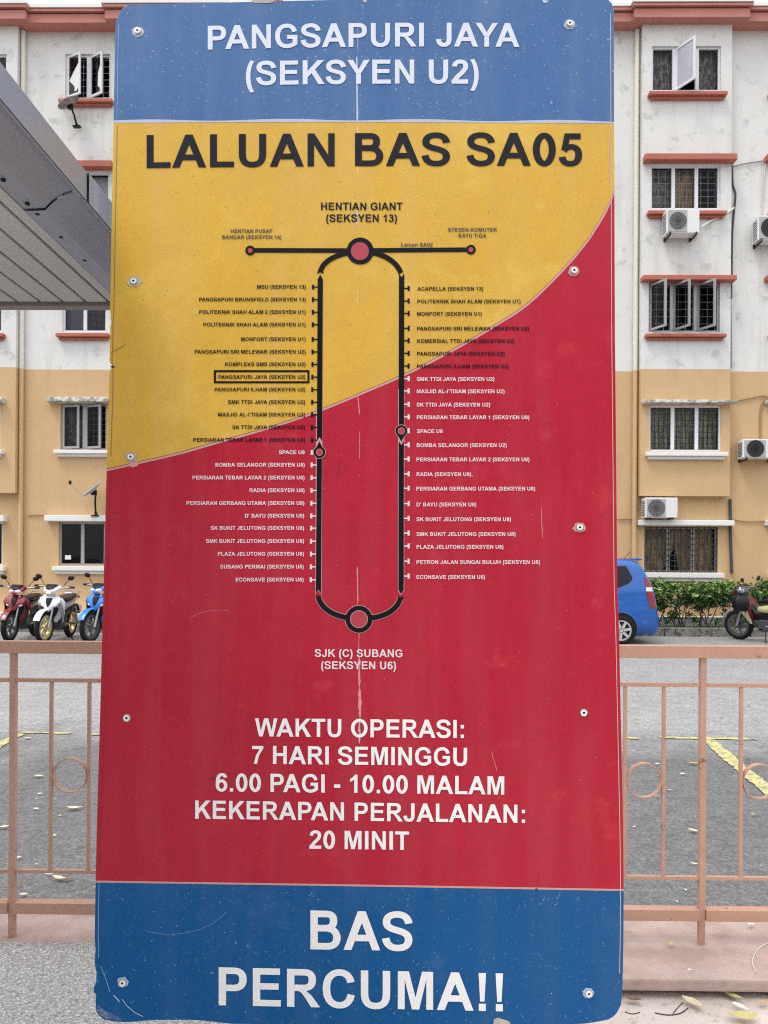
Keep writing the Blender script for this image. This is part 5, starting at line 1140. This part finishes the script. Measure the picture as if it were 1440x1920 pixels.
# ------------------------------------------------------------------ fallen leaves, twigs and a wire
def leafmesh(L, w_, curl, seed):
    r = random.Random(seed); n_ = 7; vs = []
    for i in range(n_):
        t = i / (n_ - 1); ww = w_ * math.sin(math.pi * min(1, max(.03, t)) ** .85) * r.uniform(.85, 1.1); x = (t - .5) * L; z = curl * (2 * t - 1) ** 2 * L * .35 + .003
        bend = .12 * L * math.sin(t * 2.4 + seed)
        vs += [(x, bend - ww / 2, z + ww * .22), (x, bend, z), (x, bend + ww / 2, z + ww * .25)]
    return MB().add(vs, [(3 * i + j, 3 * i + j + 1, 3 * i + 3 + j + 1, 3 * i + 3 + j) for i in range(n_ - 1) for j in (0, 1)], 0, True)
LV_ = [  # px, py, length px, colour, surface z, angle, label
 (52, 1386, 15, 0, 0, .2, 'pale leaf just below the yellow line seen left of the first bar'), (73, 1458, 19, 0, 0, .1, 'long pale leaf on the asphalt left of the fence ring'), (75, 1490, 10, 4, 0, .6, 'small white leaf under the long pale one'),
 (68, 1518, 13, 4, 0, .1, 'white leaf on the asphalt between post and first bar'), (141, 1517, 28, 0, 0, .05, 'long cream leaf under the left fence ring'), (9, 1553, 20, 0, 0, .3, 'cream leaf at the left edge of the picture'),
 (101, 1569, 10, 4, 0, 0, 'tiny white leaf behind the second left bar foot'), (154, 1588, 9, 3, 0, .5, 'small brown leaf near the third left bar'), (92, 1642, 16, 4, 0, .2, 'bright white leaf touching the lower rail on the left'),
 (112, 1649, 30, 0, 0, -.1, 'curled cream leaf under the lower rail on the left'), (128, 1650, 20, 3, 0, .8, 'brown curled leaf beside the cream one on the left'), (34, 1661, 12, 3, 0, .1, 'brown leaf right of the left post foot'), (36, 1610, 12, 4, 0, .9, 'white leaf touching the left fence post'),
 (44, 1681, 18, 0, 0, .2, 'cream leaf just above the bottom rail by the left post'), (1, 1340, 8, 0, 0, 0, 'pale leaf at the left picture edge below the top rail'),
 (179, 1399, 8, 3, 0, .3, 'brown crumb of leaf beside the board edge'), (1298, 1309, 8, 3, 0, 0, 'dark small leaf left of the right fence post, high up'), (1291, 1325, 7, 4, 0, 0, 'white speck of leaf high beside the right post'), (1376, 1315, 9, 1, 0, .2, 'yellow leaf near the bar right of the post'),
 (1404, 1324, 9, 3, 0, 0, 'dark leaf right of the right-hand bar, high up'), (1354, 1347, 8, 3, 0, 0, 'dark leaf between the right post and the next bar'), (1193, 1349, 10, 1, 0, 0, 'yellowish leaf next to the board, high on the asphalt'), (1194, 1356, 9, 1, 0, .4, 'second yellowish leaf next to the board'),
 (1300, 1433, 21, 2, 0, 0, 'orange leaf left of the right fence post'), (1233, 1434, 10, 4, 0, 0, 'white leaf right above the right fence ring'), (1281, 1453, 12, 4, 0, .2, 'white leaf below the orange leaf'), (1282, 1444, 9, 3, 0, 0, 'brown leaf just above the white one'),
 (1255, 1483, 8, 1, 0, .1, 'tiny yellow leaf right of the ring'), (1302, 1560, 23, 0, 0, -.5, 'large cream leaf left of the right fence post'), (1303, 1622, 15, 0, 0, -.4, 'cream leaf low beside the right fence post'), (1412, 1529, 10, 1, 0, 0, 'small yellow leaf right of the right-hand bar'),
 (1418, 1587, 12, 3, 0, -.8, 'brown and cream leaf at the right, between bar and frame edge'), (1402, 1424, 12, 3, 0, -.2, 'dark leaf against the diagonal yellow line'), (1232, 1495, 9, 2, 0, 0, 'brownish leaf left of the third right bar'), (1408, 1736, 16, 4, .232, .5, 'pale leaf on the pink plinth at the right'),
 (1257, 1773, 17, 1, .232, .9, 'yellow-green leaf on the pink plinth behind the watermark area'), (1293, 1822, 9, 4, .232, 0, 'white crumb at the plinth edge'),
 (1190, 1880, 30, 3, .165, -.3, 'curled brown leaf on the lower floor beside the board'), (1299, 1888, 46, 0, .165, -.9, 'large cream leaf on the lower floor, the middle one'), (1375, 1874, 34, 1, .165, -.4, 'yellow leaf on the lower floor near the right edge'),
 (1388, 1891, 30, 4, .165, -.6, 'white scrap of leaf below the yellow one'), (1392, 1909, 60, 1, .165, .05, 'broad yellow leaf at the very bottom right'), (1430, 1884, 24, 2, .165, .3, 'orange brown leaf at the lower right frame edge')]
DRYI = m_dry
for i, (x, y, L, c, z, ang, lab) in enumerate(LV_):
    p = G(x, y, z + .006); dist = p.y; Lm = L * dist / FPX
    o = leafmesh(Lm, Lm * (.42 if L > 12 else .5), .35 if c != 4 else .15, i).build('fallen_leaf', DRYI[c]); o.location = p + Vector((0, 0, .004)); o.rotation_euler = (0, 0, ang)
    if 'watermark' in lab: lab = 'yellow-green leaf standing out on the pink plinth right of the board'
    tag(o, lab, 'leaf', 'dry leaves fallen on the ground')
# nameless crumbs and grit on the asphalt
mb = MB(); r = random.Random(12)
for k in range(520):
    y = 3.05 + 9 * r.random() ** 1.6; x = r.uniform(-.75, .95) * y; a = r.uniform(0, 3.14); l = r.uniform(.004, .014); q_ = l * r.uniform(.3, .8); c_, s_ = math.cos(a), math.sin(a); z = .0085
    mb.add([(x + c_ * l, y + s_ * l, z), (x - s_ * q_, y + c_ * q_, z + .004), (x - c_ * l, y - s_ * l, z), (x + s_ * q_, y - c_ * q_, z + .003)], [(0, 1, 2, 3)], r.choice([0, 0, 1, 2]))
mb.build('leaf_litter', [m_dry[0], m_dry[3], m_dry[4]], kind='stuff', label='tiny leaf crumbs and grit scattered over the asphalt', category='litter')
def gcurve(name, pts, z, r_, m, lab, cat):
    P_ = [G(x, y, z + r_ + (q[0] if q else 0)) for x, y, *q in pts]; Q = []
    for i in range(len(P_) - 1):
        p0, p1, p2, p3 = P_[max(i - 1, 0)], P_[i], P_[i + 1], P_[min(i + 2, len(P_) - 1)]
        for k_ in range(6): t = k_ / 6; Q.append(.5 * ((2 * p1) + (p2 - p0) * t + (2 * p0 - 5 * p1 + 4 * p2 - p3) * t * t + (3 * p1 - p0 - 3 * p2 + p3) * t ** 3))
    Q.append(P_[-1]); tag(MB().tube(Q, r_, 6).build(name, m), lab, cat)
gcurve('wire', [(1446, 1766), (1432, 1772), (1419, 1782), (1412, 1796), (1411, 1808), (1415, 1818), (1420, 1824)], .232, .0022, m_whc, 'thin pale bent wire lying on the plinth at the right edge', 'wire')
gcurve('twig', [(1228, 1899), (1252, 1903), (1275, 1900), (1290, 1890)], .165, .0018, m_stem, 'thin curved twig left of the large cream leaf', 'twig')
gcurve('twig', [(1262, 1900), (1272, 1888), (1280, 1880)], .165, .0014, m_stem, 'short twig crossing the longer one', 'twig')
gcurve('twig', [(1172, 1897), (1185, 1901), (1200, 1898)], .165, .0014, m_stem, 'short twig below the curled brown leaf', 'twig')

# ------------------------------------------------------------------ trees across the way, behind the viewer: only their mirror image shows in the panes
r = random.Random(5); mb = MB()
for tx in (-26, -17, -9, -1, 7, 16, 25):
    ty = -22 + r.uniform(-3, 3); th = r.uniform(11, 16)
    mb.tube([(tx, ty, 0), (tx + .4, ty, th * .45), (tx + .2, ty, th * .8)], .3, 6, 1, rs=[.4, .3, .12])
    cl = [(tx + r.uniform(-4, 4), ty + r.uniform(-3, 3), th * r.uniform(.45, 1), r.uniform(1.2, 2.4)) for _ in range(16)]
    for (x, y, z, q_) in cl:
        for _ in range(70):
            d_ = Vector((r.gauss(0, .5), r.gauss(0, .5), r.gauss(0, .4))) * q_; p = Vector((x, y, z)) + d_; a_ = Vector((r.gauss(0, 1), r.gauss(0, 1), r.gauss(0, 1))).normalized(); b_ = a_.orthogonal(); l_ = r.uniform(.2, .45)
            mb.add([p - a_ * l_, p + b_ * l_ * .6, p + a_ * l_, p - b_ * l_ * .6], [(0, 1, 2, 3)], 0)
mb.build('tree_line', [m_leaf[0], m_stem], kind='stuff', label='row of dark trees across the way, mirrored in the window panes', category='trees')
